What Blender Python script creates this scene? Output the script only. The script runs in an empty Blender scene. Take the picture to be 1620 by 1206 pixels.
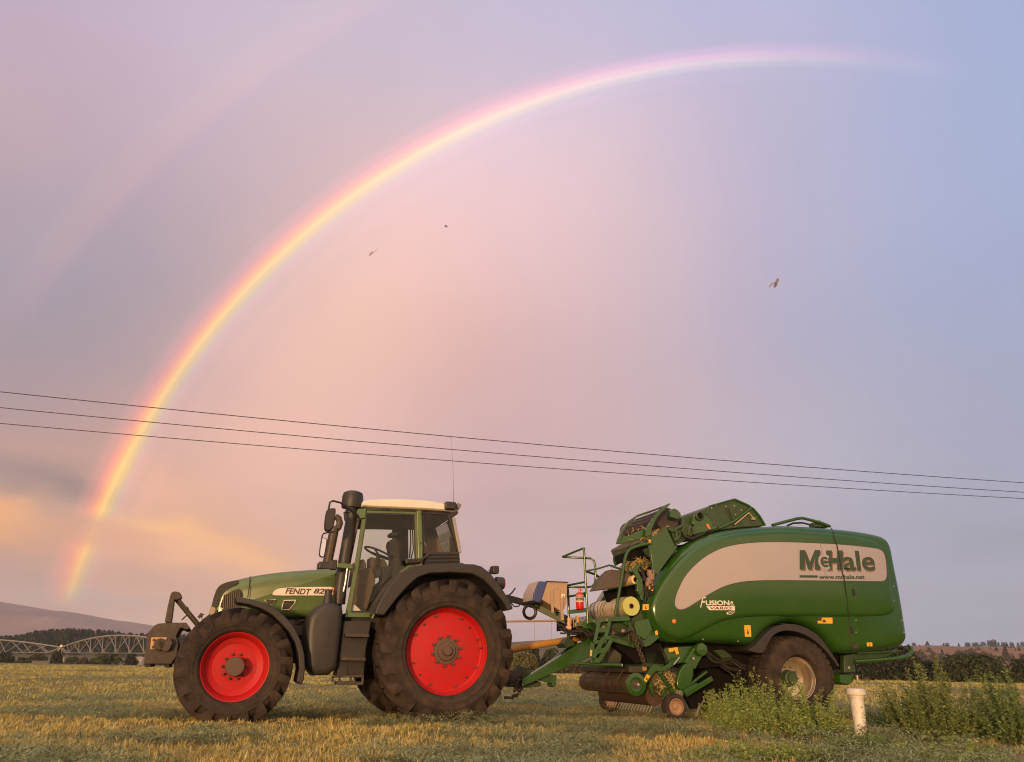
import bpy, bmesh, math, random
import numpy as np
from mathutils import Vector, Matrix
R = math.radians
S = bpy.context.scene
COL = S.collection
rng = np.random.default_rng(7)
random.seed(7)

# ------------------------------------------------------------------ camera
F_PX, CX, CY = 1265.0, 810.0, 603.0
PITCH, ROLL, CAM_H = R(19.7), R(1.0), 0.70
FWD = np.array([0, math.cos(PITCH), math.sin(PITCH)])
_r0 = np.array([1.0, 0, 0]); _u0 = np.cross(_r0, FWD)
RIGHT = _r0 * math.cos(ROLL) + _u0 * math.sin(ROLL)
UP = -_r0 * math.sin(ROLL) + _u0 * math.cos(ROLL)
CAM = np.array([0, 0, CAM_H])
cd = bpy.data.cameras.new('camera'); cam = bpy.data.objects.new('camera', cd); COL.objects.link(cam)
cd.sensor_width = 36; cd.lens = 36 * F_PX / 1620; cd.clip_start = 0.05; cd.clip_end = 20000
m = Matrix.Identity(4)
for i, v in enumerate((RIGHT, UP, -FWD)):
    for j in range(3): m[j][i] = v[j]
m.translation = Vector(CAM); cam.matrix_world = m
S.camera = cam

def ray(px, py):
    d = RIGHT * (px - CX) - UP * (py - CY) + FWD * F_PX
    return d / np.linalg.norm(d)
def at_depth(px, py, Y):
    d = ray(px, py); return CAM + d * (Y / d[1])
def at_height(px, py, z):
    d = ray(px, py); return CAM + d * ((z - CAM_H) / d[2])

# ------------------------------------------------------------------ world, sun, exposure
def lin(c):
    return [((v / 255) / 12.92 if v / 255 <= .04045 else ((v / 255 + .055) / 1.055) ** 2.4) for v in c]
ANTI = ray(1129.5, 1096)
SUN_EL = R(3.0)
sun_az = math.atan2(-ANTI[0], -ANTI[1])            # from +Y towards +X
SUN_DIR = np.array([math.sin(sun_az) * math.cos(SUN_EL), math.cos(sun_az) * math.cos(SUN_EL), math.sin(SUN_EL)])
sl = bpy.data.lights.new('sun', 'SUN'); sl.energy = 3.3; sl.angle = R(4); sl.color = (1.0, .60, .30)
so = bpy.data.objects.new('sun', sl); COL.objects.link(so)
so.rotation_euler = Vector(-SUN_DIR).to_track_quat('-Z', 'Y').to_euler()
S.view_settings.view_transform = 'Standard'; S.view_settings.look = 'None'
S.view_settings.exposure = 0; S.view_settings.gamma = 1; S.view_settings.use_curve_mapping = False
S.cycles.max_bounces = 8; S.cycles.transparent_max_bounces = 24; S.cycles.volume_bounces = 1
S.cycles.use_denoising = True; S.cycles.filter_width = 1.1; S.cycles.sample_clamp_indirect = 4

W = bpy.data.worlds.new('World'); S.world = W; W.use_nodes = True
wt = W.node_tree; wt.nodes.clear(); N = wt.nodes.new; L = wt.links.new
def setin(sock, v):
    if hasattr(v, 'is_output'): L(v, sock)
    else: sock.default_value = v
def vm(op, a, b=None, out=0):
    n = N('ShaderNodeVectorMath'); n.operation = op; setin(n.inputs[0], a)
    if b is not None:
        setin(n.inputs['Scale'] if op == 'SCALE' else n.inputs[1], b)
    return n.outputs['Value'] if op in ('DOT_PRODUCT', 'LENGTH') else n.outputs[0]
def mt(op, a, b=0.0, c=0.0):
    n = N('ShaderNodeMath'); n.operation = op
    for i, v in enumerate((a, b, c)):
        if i < len(n.inputs): setin(n.inputs[i], v)
    return n.outputs[0]
def ramp(fac, stops, interp='LINEAR'):
    n = N('ShaderNodeValToRGB'); cr = n.color_ramp; cr.interpolation = interp
    while len(cr.elements) > 1: cr.elements.remove(cr.elements[0])
    for i, (p, c) in enumerate(stops):
        e = cr.elements[0] if i == 0 else cr.elements.new(p)
        e.position = p; e.color = (*c, 1) if hasattr(c, '__len__') else (c, c, c, 1)
    setin(n.inputs[0], fac); return n.outputs[0]
def mrange(v, a, b, c=0.0, d=1.0):
    n = N('ShaderNodeMapRange'); n.interpolation_type = 'SMOOTHSTEP'; setin(n.inputs[0], v)
    for i, q in enumerate((a, b, c, d)): n.inputs[i + 1].default_value = q
    return n.outputs[0]
tc = N('ShaderNodeTexCoord'); D = vm('NORMALIZE', tc.outputs['Generated'])
noise = N('ShaderNodeTexNoise'); noise.inputs['Scale'].default_value = 2.6; noise.inputs['Detail'].default_value = 5
nm = N('ShaderNodeMapping'); nm.inputs['Scale'].default_value = (1, 1, 2.6); L(D, nm.inputs[0]); L(nm.outputs[0], noise.inputs['Vector'])
warp = vm('SCALE', vm('SUBTRACT', noise.outputs['Color'], (.5, .5, .5)), .10)
DW = vm('NORMALIZE', vm('ADD', D, warp))
SKY = [  # colour of the overcast evening sky by direction (the first two numbers only give the direction)
 (0, 0, (189, 171, 191)), (400, -20, (204, 187, 205)), (810, -20, (200, 190, 214)), (1200, -20, (184, 185, 218)), (1640, -20, (163, 177, 215)),
 (-40, 270, (184, 163, 177)), (260, 250, (194, 173, 188)), (600, 120, (208, 188, 202)), (-20, 480, (161, 151, 165)), (180, 480, (162, 152, 166)), (90, 350, (190, 165, 172)), (330, 400, (180, 162, 172)), (90, 570, (160, 149, 162)),
 (430, 640, (226, 180, 166)), (520, 470, (234, 188, 172)), (700, 380, (232, 192, 190)), (690, 620, (222, 178, 172)), (950, 360, (222, 192, 198)),
 (1000, 620, (205, 177, 184)), (1230, 250, (190, 182, 208)), (1240, 560, (180, 172, 194)), (1480, 300, (170, 178, 211)), (1640, 560, (162, 168, 198)),
 (1640, 820, (160, 165, 188)), (1500, 960, (150, 155, 178)), (1280, 790, (182, 175, 190)), (1640, 1000, (150, 156, 178)), (900, 800, (203, 170, 172)), (880, 980, (190, 168, 172)),
 (-20, 700, (190, 155, 150)), (40, 610, (165, 149, 160)), (-30, 800, (195, 150, 135)), (60, 880, (207, 158, 136)), (40, 955, (176, 156, 156)), (190, 965, (188, 158, 150)),
 (240, 780, (218, 165, 146)), (330, 860, (230, 176, 138)), (420, 760, (224, 176, 164)), (600, 780, (220, 180, 174)), (350, 960, (205, 165, 150)), (620, 960, (200, 165, 158)),
 (150, 690, (184, 154, 154))]
pts = [(ray(a, b), lin(c)) for a, b, c in SKY]
def azel(az, el): return np.array([math.sin(R(az)) * math.cos(R(el)), math.cos(R(az)) * math.cos(R(el)), math.sin(R(el))])
SAZ = math.degrees(sun_az)
for az, el, c in [(-60, 20, (.42, .34, .38)), (-60, 55, (.46, .40, .50)), (60, 20, (.36, .40, .52)), (60, 55, (.40, .44, .62)), (0, 78, (.8, .72, .78)),
                  (-100, 15, (.60, .44, .40)), (100, 15, (.38, .38, .46)), (-110, 45, (.60, .50, .52)), (110, 45, (.44, .44, .54)),
                  (SAZ, 4, (3.4, 1.6, .6)), (SAZ - 22, 4, (1.5, .8, .42)), (SAZ + 22, 4, (1.5, .78, .4)), (SAZ, 17, (1.7, 1.1, .72)), (SAZ, 38, (1.9, 1.45, 1.1)),
                  (SAZ - 45, 10, (1.5, .98, .66)), (SAZ + 45, 10, (1.2, .82, .64)), (SAZ - 40, 32, (1.1, .88, .78)), (SAZ + 40, 32, (1.0, .84, .76)), (SAZ, 62, (1.6, 1.3, 1.1)),
                  (0, -30, (.16, .13, .08)), (90, -30, (.16, .13, .08)), (180, -30, (.16, .13, .08)), (-90, -30, (.16, .13, .08)), (0, -80, (.16, .13, .08)),
                  (SAZ, -8, (.5, .3, .14)), (SAZ - 40, -8, (.3, .2, .1)), (SAZ + 40, -8, (.3, .2, .1))]:
    pts.append((azel(az, el), c))
K = 75.0
nf = len(SKY); Pd = np.array([p[0] for p in pts]); Pc = np.array([p[1] for p in pts])      # solve for blend colours that pass through the chosen ones
Wm = np.exp(K * (Pd[:nf] @ Pd.T - 1)); Wm /= Wm.sum(1)[:, None]; rhs = Pc[:nf] - Wm[:, nf:] @ Pc[nf:]; lam = .12
sol = np.linalg.lstsq(np.r_[Wm[:, :nf], lam * np.eye(nf)], np.r_[rhs, lam * Pc[:nf]], rcond=None)[0]
pts = [(d, tuple(np.maximum(sol[i], .03)) if i < nf else c) for i, (d, c) in enumerate(pts)]
acc = wacc = None
for d, c in pts:
    w = mt('EXPONENT', mt('MULTIPLY_ADD', vm('DOT_PRODUCT', DW, tuple(d)), K, -K))
    cv = vm('SCALE', tuple(c), w)
    acc = cv if acc is None else vm('ADD', acc, cv)
    wacc = w if wacc is None else mt('ADD', wacc, w)
sky = vm('SCALE', acc, mt('DIVIDE', 1.0, mt('MAXIMUM', wacc, 1e-30)))
sep = N('ShaderNodeSeparateXYZ'); L(D, sep.inputs[0]); dx, dy, dz = sep.outputs
az = mt('ARCTAN2', dx, dy); el = mt('ARCSINE', dz)
front = mrange(dy, 0.0, .25)
n2 = N('ShaderNodeTexNoise'); n2.inputs['Scale'].default_value = 7; n2.inputs['Detail'].default_value = 6
nm2 = N('ShaderNodeMapping'); nm2.inputs['Scale'].default_value = (1, 1, 2.2); L(D, nm2.inputs[0]); L(nm2.outputs[0], n2.inputs['Vector'])
nsep = N('ShaderNodeSeparateColor'); L(n2.outputs['Color'], nsep.inputs[0])
azw = mt('MULTIPLY_ADD', mt('SUBTRACT', nsep.outputs[0], .5), .16, az)
elw = mt('MULTIPLY_ADD', mt('SUBTRACT', nsep.outputs[1], .5), .07, el)
def pazel(px, py):
    d = ray(px, py); return math.atan2(d[0], d[1]), math.asin(d[2])
def streak(p0, p1, width_px, color, k):     # a soft cloud band between two directions
    global sky
    a0, e0 = pazel(*p0); a1, e1 = pazel(*p1)
    ca, ce = (a0 + a1) / 2, (e0 + e1) / 2; ln = math.hypot(a1 - a0, e1 - e0); ux, uy = (a1 - a0) / ln, (e1 - e0) / ln
    da, de = mt('SUBTRACT', azw, ca), mt('SUBTRACT', elw, ce)
    u = mt('MULTIPLY_ADD', da, ux, mt('MULTIPLY', de, uy)); v = mt('MULTIPLY_ADD', da, -uy, mt('MULTIPLY', de, ux))
    w = width_px / 1350
    q = mt('ADD', mt('POWER', mt('ABSOLUTE', mt('DIVIDE', u, ln * .55)), 2.0), mt('POWER', mt('ABSOLUTE', mt('DIVIDE', v, w)), 2.0))
    f = mt('MULTIPLY', mt('EXPONENT', mt('MULTIPLY', q, -1.0)), mt('MULTIPLY', front, k))
    n = N('ShaderNodeMix'); n.data_type = 'RGBA'; L(f, n.inputs['Factor']); L(sky, n.inputs['A']); n.inputs['B'].default_value = (*lin(color), 1)
    sky = n.outputs['Result']
streak((-60, 840), (430, 885), 66, (226, 162, 128), .55)
streak((-60, 735), (215, 808), 36, (152, 130, 128), .95)
streak((-40, 690), (150, 740), 22, (206, 162, 150), .5)
streak((-40, 800), (180, 812), 14, (198, 160, 148), .6)
streak((-60, 818), (80, 838), 30, (246, 176, 116), 1.0)
streak((40, 850), (220, 850), 26, (220, 158, 128), .6)
streak((200, 815), (350, 850), 18, (250, 190, 126), .9)
streak((300, 840), (430, 925), 30, (246, 184, 124), .9)
streak((150, 720), (330, 800), 46, (234, 174, 144), .6)
streak((180, 860), (420, 900), 50, (236, 174, 132), .6)
streak((130, 830), (270, 850), 16, (226, 160, 126), .6)
streak((160, 890), (330, 925), 24, (196, 152, 140), .6)
streak((0, 930), (280, 950), 16, (180, 156, 152), .6)
# rainbow: colour by the angle from the point opposite the sun
ang = mt('MULTIPLY', mt('ARCCOSINE', vm('DOT_PRODUCT', D, tuple(ANTI))), 180 / math.pi)
t = mt('DIVIDE', mt('SUBTRACT', mt('MULTIPLY_ADD', mt('SUBTRACT', ang, 41.95), 1.2, 41.95), 38.0), 6.0)
def rp(a): return (a - 38.0) / 6.0
bow = ramp(t, [(rp(38.2), (0, 0, 0)), (rp(39.2), (.030, .012, .018)), (rp(40.0), (.012, .012, .012)), (rp(40.6), (.060, .022, .045)), (rp(41.0), (.05, .07, .05)),
               (rp(41.4), (.15, .15, .02)), (rp(41.8), (.40, .25, .015)), (rp(42.15), (.40, .12, .015)), (rp(42.5), (.31, .045, .03)), (rp(43.0), (.14, .018, .02)), (rp(43.9), (0, 0, 0))], 'EASE')
ampx = ramp(mt('MULTIPLY_ADD', dx, .5, .5), [(.0, 1.0), (.5, 1.1), (.56, 1.05), (.615, .9), (.66, .5), (.70, .18), (.745, 0.0)], 'EASE')
def pz(y): return ray(140, y)[2] * .5 + .5
elwob = mt('MULTIPLY_ADD', mt('SUBTRACT', nsep.outputs[2], .5), .010, mt('MULTIPLY_ADD', dz, .5, .5))
ampz = ramp(elwob, [(pz(958), 0), (pz(930), .8), (pz(888), 1.05), (pz(866), .85), (pz(852), .25), (pz(822), .12), (pz(808), 1.15), (pz(760), 1.3), (pz(600), .95), (pz(300), .9)])
inside = mt('MULTIPLY', mrange(ang, 43.0, 41.4), mrange(ang, 26.0, 41.0, .0, 1.0))
leftness = mt('MULTIPLY', mrange(dx, .35, -.15), mrange(dz, -.02, .22))
sky = vm('SCALE', sky, mt('MULTIPLY_ADD', mt('MULTIPLY', inside, leftness), .16, 1.0))
bowp = ramp(t, [(rp(40.0), (0, 0, 0)), (rp(40.6), (.03, .012, .02)), (rp(41.1), (.02, .02, .015)), (rp(41.5), (.13, .11, .06)), (rp(41.85), (.29, .18, .10)), (rp(42.2), (.33, .10, .12)), (rp(42.6), (.16, .035, .065)), (rp(43.2), (0, 0, 0))], 'EASE')
bmx = N('ShaderNodeMix'); bmx.data_type = 'RGBA'; L(mrange(dx, -.12, .22), bmx.inputs['Factor']); L(bow, bmx.inputs['A']); L(bowp, bmx.inputs['B']); bow = bmx.outputs['Result']
bamp = mt('MULTIPLY', ampz, front)
keep = ramp(t, [(rp(40.9), (1, 1, 1)), (rp(41.6), (1, .99, .74)), (rp(42.1), (1, .95, .72)), (rp(42.5), (1, .92, .86)), (rp(43.1), (1, 1, 1))], 'EASE')
kmx = N('ShaderNodeMix'); kmx.data_type = 'RGBA'; L(mt('MULTIPLY', bamp, mrange(dx, .0, -.34)), kmx.inputs['Factor']); kmx.inputs['A'].default_value = (1, 1, 1, 1); L(keep, kmx.inputs['B'])
sky = vm('ADD', vm('MULTIPLY', sky, kmx.outputs['Result']), vm('SCALE', vm('MULTIPLY', bow, ampx), bamp))
t2 = mt('DIVIDE', mt('SUBTRACT', ang, 50.0), 8.0)
bow2 = ramp(t2, [(.04, (0, 0, 0)), (.17, (.070, .020, .014)), (.28, (.050, .026, .014)), (.44, (.008, .010, .010)), (.8, (0, 0, 0))], 'EASE')
a2 = ramp(mt('MULTIPLY_ADD', dx, .5, .5), [(.0, 1.0), (.36, .9), (.46, .35), (.52, 0.0)])
sky = vm('ADD', sky, vm('SCALE', vm('MULTIPLY', bow2, a2), mt('MULTIPLY', front, mrange(dz, .28, .42))))
# faint cloud texture: soft slanting veils of rain and thin cloud
n3 = N('ShaderNodeTexNoise'); n3.inputs['Scale'].default_value = 5.5; n3.inputs['Detail'].default_value = 7; n3.inputs['Roughness'].default_value = .6
nm3 = N('ShaderNodeMapping'); nm3.inputs['Rotation'].default_value = (0, R(24), 0); nm3.inputs['Scale'].default_value = (1.5, 1, .55); L(D, nm3.inputs[0]); L(nm3.outputs[0], n3.inputs['Vector'])
n4 = N('ShaderNodeTexNoise'); n4.inputs['Scale'].default_value = 4; n4.inputs['Detail'].default_value = 7; nm4 = N('ShaderNodeMapping'); nm4.inputs['Scale'].default_value = (1, 1, 4.5); L(D, nm4.inputs[0]); L(nm4.outputs[0], n4.inputs['Vector'])
lowc = mrange(dz, .34, .04)
sky = vm('SCALE', sky, mt('ADD', mt('MULTIPLY_ADD', mt('SUBTRACT', n3.outputs[0], .5), .08, 1.0), mt('MULTIPLY', mt('SUBTRACT', n4.outputs[0], .5), mt('MULTIPLY', lowc, .55))))
nish = N('ShaderNodeTexSky'); nish.sky_type = 'NISHITA'; nish.sun_disc = False
nish.sun_elevation = SUN_EL; nish.sun_rotation = sun_az
sky = vm('ADD', sky, vm('SCALE', nish.outputs[0], .006))
bg = N('ShaderNodeBackground'); L(sky, bg.inputs[0]); bg.inputs[1].default_value = 1.0
wo = N('ShaderNodeOutputWorld'); L(bg.outputs[0], wo.inputs[0])

# ------------------------------------------------------------------ tools
def tag(o, label=None, cat=None, group=None, kind=None):
    for k, v in (('label', label), ('category', cat), ('group', group), ('kind', kind)):
        if v: o[k] = v
    return o
def empty(name, loc=(0, 0, 0), rz=0, parent=None):
    o = bpy.data.objects.new(name, None); COL.objects.link(o); o.location = loc; o.rotation_euler = (0, 0, rz); o.parent = parent
    o.empty_display_size = .2
    return o
MATS = {}
def mat(name, c, rough=.5, metal=0.0, c2=None, scale=6.0, amount=.5, bump=0.0, bscale=None, spec=None, coat=0.0, dust=None, dust_amt=.4, island=None, stretch=None, detail=5, sheen=0):
    if name in MATS: return MATS[name]
    m = bpy.data.materials.new(name); m.use_nodes = True; nt = m.node_tree; b = nt.nodes['Principled BSDF']
    b.inputs['Roughness'].default_value = rough; b.inputs['Metallic'].default_value = metal
    if spec is not None: b.inputs['Specular IOR Level'].default_value = spec
    if coat: b.inputs['Coat Weight'].default_value = coat; b.inputs['Coat Roughness'].default_value = .12
    tcn = nt.nodes.new('ShaderNodeTexCoord'); vec = tcn.outputs['Object']
    if stretch:
        mp = nt.nodes.new('ShaderNodeMapping'); mp.inputs['Scale'].default_value = stretch; nt.links.new(vec, mp.inputs[0]); vec = mp.outputs[0]
    def nz(s, d=detail):
        n = nt.nodes.new('ShaderNodeTexNoise'); n.inputs['Scale'].default_value = s; n.inputs['Detail'].default_value = d; n.inputs['Roughness'].default_value = .65
        nt.links.new(vec, n.inputs['Vector']); return n.outputs['Fac']
    def mix(f, a, bcol):
        n = nt.nodes.new('ShaderNodeMix'); n.data_type = 'RGBA'
        nt.links.new(f, n.inputs['Factor'])
        for k, v in (('A', a), ('B', bcol)):
            if hasattr(v, 'is_output'): nt.links.new(v, n.inputs[k])
            else: n.inputs[k].default_value = (*v, 1)
        return n.outputs['Result']
    def rng_(f, a, bb, lo=0, hi=1):
        n = nt.nodes.new('ShaderNodeMapRange'); nt.links.new(f, n.inputs[0])
        for i, q in enumerate((a, bb, lo, hi)): n.inputs[i + 1].default_value = q
        return n.outputs[0]
    col = None
    if island:
        g = nt.nodes.new('ShaderNodeNewGeometry'); cr = nt.nodes.new('ShaderNodeValToRGB'); nt.links.new(g.outputs['Random Per Island'], cr.inputs[0])
        e = cr.color_ramp.elements
        while len(e) > 1: e.remove(e[0])
        for i, cc in enumerate(island):
            q = e[0] if i == 0 else e.new(i / (len(island) - 1)); q.position = i / (len(island) - 1); q.color = (*cc, 1)
        col = cr.outputs[0]
    if c2 is not None: col = mix(rng_(nz(scale), .5 - .2, .5 + .2, 0, amount if not col else amount), col if col is not None else c, c2)
    if dust is not None: col = mix(rng_(nz(scale * 2.7, 8), .42, .75, 0, dust_amt), col if col is not None else c, dust)
    if col is None: b.inputs['Base Color'].default_value = (*c, 1)
    else: nt.links.new(col, b.inputs['Base Color'])
    if bump:
        bn = nt.nodes.new('ShaderNodeBump'); bn.inputs['Strength'].default_value = bump; bn.inputs['Distance'].default_value = .02
        nt.links.new(nz(bscale or scale * 4, 6), bn.inputs['Height']); nt.links.new(bn.outputs[0], b.inputs['Normal'])
    MATS[name] = m; return m
SPLIT = set('rail_plate rear_pillar side_cheek hoses guard_hoop guard_rods linkage controls weight_feet front_linkage rear_linkage housing_ribs rear_frame pickup_guard lift_arm crop_wires hydraulic_valve hose_couplings yellow_fittings front_plate railing ladder hand_rail far_pillar grab_rail dashboard seat engine_lines step_frame platform leg drive_cover chain_arm tines hose_arm film_bracket top_link'.split())
class MB:
    def __init__(s): s.v = []; s.f = []
    def add(s, v, f):
        o = len(s.v); s.v += [tuple(map(float, p)) for p in v]; s.f += [tuple(i + o for i in q) for q in f]; return s
    def box(s, x0, x1, y0, y1, z0, z1):
        return s.add([(x, y, z) for x in (x0, x1) for y in (y0, y1) for z in (z0, z1)], [(0, 1, 3, 2), (4, 6, 7, 5), (0, 4, 5, 1), (2, 3, 7, 6), (0, 2, 6, 4), (1, 5, 7, 3)])
    def plate(s, p3, dy):                   # polygon of 3D points, thickened along y
        n = len(p3); a = [tuple(p) for p in p3]; b = [(p[0], p[1] + dy, p[2]) for p in p3]
        return s.add(a + b, [tuple(range(n)), tuple(range(2 * n - 1, n - 1, -1))] + [(i, i + n, (i + 1) % n + n, (i + 1) % n) for i in range(n)])
    def tube(s, p, r, n=8, closed=False):
        p = [np.array(q, float) for q in p]; m_ = len(p); vs = []; prev = None
        rr = r if hasattr(r, '__len__') else [r] * m_
        for i, q in enumerate(p):
            if closed: tdir = p[(i + 1) % m_] - p[i - 1]
            else: tdir = p[min(i + 1, m_ - 1)] - p[max(i - 1, 0)]
            tdir = tdir / (np.linalg.norm(tdir) + 1e-12)
            if prev is None:
                h = np.array([0, 0, 1.0]) if abs(tdir[2]) < .9 else np.array([1.0, 0, 0])
            else: h = prev
            u = h - tdir * (h @ tdir); u /= np.linalg.norm(u) + 1e-12; prev = u; w = np.cross(tdir, u)
            vs += [q + rr[i] * (math.cos(2 * math.pi * k / n) * u + math.sin(2 * math.pi * k / n) * w) for k in range(n)]
        fs = []
        for i in range(m_ if closed else m_ - 1):
            j = (i + 1) % m_
            fs += [(i * n + k, i * n + (k + 1) % n, j * n + (k + 1) % n, j * n + k) for k in range(n)]
        if not closed: fs += [tuple(range(n - 1, -1, -1)), tuple((m_ - 1) * n + k for k in range(n))]
        return s.add(vs, fs)
    def bar(s, p0, p1, w, h, upv=(0, 0, 1)):   # rectangular beam: w across, h along upv
        p0, p1 = np.array(p0, float), np.array(p1, float); d = p1 - p0; d /= np.linalg.norm(d)
        u = np.array(upv, float); u -= d * (u @ d); u /= np.linalg.norm(u); q = np.cross(d, u)
        vs = [p + a * q * w / 2 + b * u * h / 2 for p in (p0, p1) for a, b in ((-1, -1), (1, -1), (1, 1), (-1, 1))]
        return s.add(vs, [(3, 2, 1, 0), (4, 5, 6, 7), (0, 1, 5, 4), (1, 2, 6, 5), (2, 3, 7, 6), (3, 0, 4, 7)])
    def lathe(s, prof, c=(0, 0, 0), axis='y', n=48, a0=0.0):
        vs = []
        for r, t in prof:
            for k in range(n):
                a = 2 * math.pi * k / n + a0; x, z = r * math.cos(a), r * math.sin(a)
                q = (x, t, z) if axis == 'y' else ((x, z, t) if axis == 'z' else (t, x, z))
                vs.append((q[0] + c[0], q[1] + c[1], q[2] + c[2]))
        fs = [(i * n + k, i * n + (k + 1) % n, (i + 1) * n + (k + 1) % n, (i + 1) * n + k) for i in range(len(prof) - 1) for k in range(n)]
        if prof[0][0] > 1e-6: pass
        s.add(vs, fs); return s
    def disc(s, c, r, y0, y1, n=32):
        return s.lathe([(0.0001, y0), (r, y0), (r, y1), (.0001, y1)], c, 'y', n)
    def build(s, name, material, parent=None, bevel=0.0, angle=35, seg=2, loc=None):
        if name in SPLIT and parent is not None:        # loose pieces become parts of their own
            par = list(range(len(s.v)))
            def find(i):
                while par[i] != i: par[i] = par[par[i]]; i = par[i]
                return i
            for f in s.f:
                for k in f[1:]: par[find(k)] = find(f[0])
            groups = {}
            for f in s.f: groups.setdefault(find(f[0]), []).append(f)
            if len(groups) > 1:
                for fs in groups.values():
                    mp = {}; q = MB()
                    for f in fs:
                        for k in f:
                            if k not in mp: mp[k] = len(q.v); q.v.append(s.v[k])
                        q.f.append(tuple(mp[k] for k in f))
                    o = q._build(name, material, parent, bevel, angle, seg, loc)
                return o
        return s._build(name, material, parent, bevel, angle, seg, loc)
    def _build(s, name, material, parent, bevel, angle, seg, loc):
        me = bpy.data.meshes.new(name); me.from_pydata(s.v, [], s.f)
        bm = bmesh.new(); bm.from_mesh(me); bmesh.ops.recalc_face_normals(bm, faces=bm.faces); bm.to_mesh(me); bm.free()
        me.polygons.foreach_set('use_smooth', [True] * len(me.polygons)); me.set_sharp_from_angle(angle=R(angle))
        me.materials.append(material)
        o = bpy.data.objects.new(name, me); COL.objects.link(o); o.parent = parent
        if loc is not None: o.location = loc
        if bevel:
            b = o.modifiers.new('bevel', 'BEVEL'); b.width = bevel; b.segments = seg; b.limit_method = 'ANGLE'; b.angle_limit = R(30)
            b.harden_normals = True
        return o
def chaikin(p, n=2, closed=True):
    p = [np.array(q, float) for q in p]
    for _ in range(n):
        q = []
        for i in range(len(p) if closed else len(p) - 1):
            a, b = p[i], p[(i + 1) % len(p)]; q += [a * .75 + b * .25, a * .25 + b * .75]
        if not closed: q = [p[0]] + q + [p[-1]]
        p = q
    return p
def inset(poly, d):                        # polygon [(x,z)], moved inwards by d
    p = np.array(poly, float); a = p; b = np.roll(p, -1, 0)
    area = np.sum(a[:, 0] * b[:, 1] - b[:, 0] * a[:, 1]); sg = 1 if area > 0 else -1
    e = b - a; e /= np.linalg.norm(e, axis=1)[:, None] + 1e-12; nrm = np.c_[-e[:, 1], e[:, 0]] * sg
    v = nrm + np.roll(nrm, 1, 0); v /= np.maximum(np.linalg.norm(v, axis=1)[:, None], .35)
    return p + v * d
def pillow(mb, poly, levels, close_back=True):   # rings (inset, y) from back to front, capped at the front
    n = len(poly); vs = []; fs = []
    for d, y in levels: vs += [(q[0], y, q[1]) for q in inset(poly, d)]
    for i in range(len(levels) - 1): fs += [(i * n + k, i * n + (k + 1) % n, (i + 1) * n + (k + 1) % n, (i + 1) * n + k) for k in range(n)]
    fs.append(tuple((len(levels) - 1) * n + k for k in range(n)))
    if close_back: fs.append(tuple(range(n - 1, -1, -1)))
    mb.add(vs, fs)
_txt = {}
def text_mb(body, x0, x1, z0, z1, y, thick=.002, bold=0.0, shear=0.0):   # lettering whose outline fills the box x0..x1, z0..z1 on a plane facing -y
    cu = bpy.data.curves.new('t', 'FONT'); cu.body = body; cu.offset = bold; cu.shear = shear; cu.extrude = 0; cu.resolution_u = 4
    ob = bpy.data.objects.new('t', cu); COL.objects.link(ob)
    dg = bpy.context.evaluated_depsgraph_get(); me = bpy.data.meshes.new_from_object(ob.evaluated_get(dg))
    v = np.array([q.co[:] for q in me.vertices]); fs = [tuple(p.vertices) for p in me.polygons]
    bpy.data.objects.remove(ob); bpy.data.meshes.remove(me)
    lo, hi = v.min(0), v.max(0); u = (v - lo) / np.maximum(hi - lo, 1e-9)
    mb = MB(); mb.add([(x0 + a * (x1 - x0), y, z0 + b * (z1 - z0)) for a, b, _ in u], fs)
    return mb
class Frame:                               # a vehicle's own axes: x rearwards, y away from the near side, z up
    def __init__(s, o, th):
        s.o = np.array(o, float); s.th = th; s.M = np.array([[math.cos(th), math.sin(th), 0], [-math.sin(th), math.cos(th), 0], [0, 0, 1]])
    def __call__(s, px, py, y):
        c = s.M @ (CAM - s.o); d = s.M @ ray(px, py); t_ = (y - c[1]) / d[1]; return c + d * t_
def zoom(sc, ox, oy): return lambda x, y: (ox + x / sc, oy + y / sc)
z3 = zoom(6.2308, 960, 780); z4 = zoom(3.1735, 900, 780); z5 = zoom(3.1727, 1020, 780); z6 = zoom(7.3636, 910, 1000)
zh = zoom(5.744, 800, 900); zp = zoom(3.889, 790, 840); t1 = zoom(3.0147, 220, 760); t2 = zoom(3.0139, 480, 760)
tcb = zoom(5.4833, 500, 760); tw = zoom(8.036, 220, 920)
# ------------------------------------------------------------------ ground
_tab = rng.random((256, 256))
def vnoise(x, y):
    x = np.asarray(x, float); y = np.asarray(y, float); xi = np.floor(x).astype(int); yi = np.floor(y).astype(int); fx = x - xi; fy = y - yi
    fx = fx * fx * (3 - 2 * fx); fy = fy * fy * (3 - 2 * fy); g = lambda a, b: _tab[a & 255, b & 255]
    return (g(xi, yi) * (1 - fx) + g(xi + 1, yi) * fx) * (1 - fy) + (g(xi, yi + 1) * (1 - fx) + g(xi + 1, yi + 1) * fx) * fy
def fbm(x, y, o=4):
    s = 0; a = .5; t = 0
    for k in range(o): s = s + a * vnoise(x * 2 ** k + 17 * k, y * 2 ** k + 31 * k); t += a; a *= .55
    return s / t
def gh(x, y):
    x = np.asarray(x, float); y = np.asarray(y, float); d = np.hypot(x, y)
    near = np.clip(1.3 - d / 60, 0, 1)
    return ((fbm(x * .45, y * .45, 4) - .5) * .10 + (fbm(x * 2.3, y * 2.3, 3) - .5) * .05) * near - .012 + (fbm(x * .012, y * .012, 2) - .5) * .5 * np.clip((d - 25) / 200, 0, 1)
rr = np.r_[0.4, np.geomspace(1.2, 60, 190), np.geomspace(63, 3600, 60)]
th = np.linspace(-math.pi, math.pi, 361)
fine = np.sort(np.unique(np.r_[np.linspace(-math.pi, math.pi, 121), np.linspace(-.75, .75, 301)]))
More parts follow.
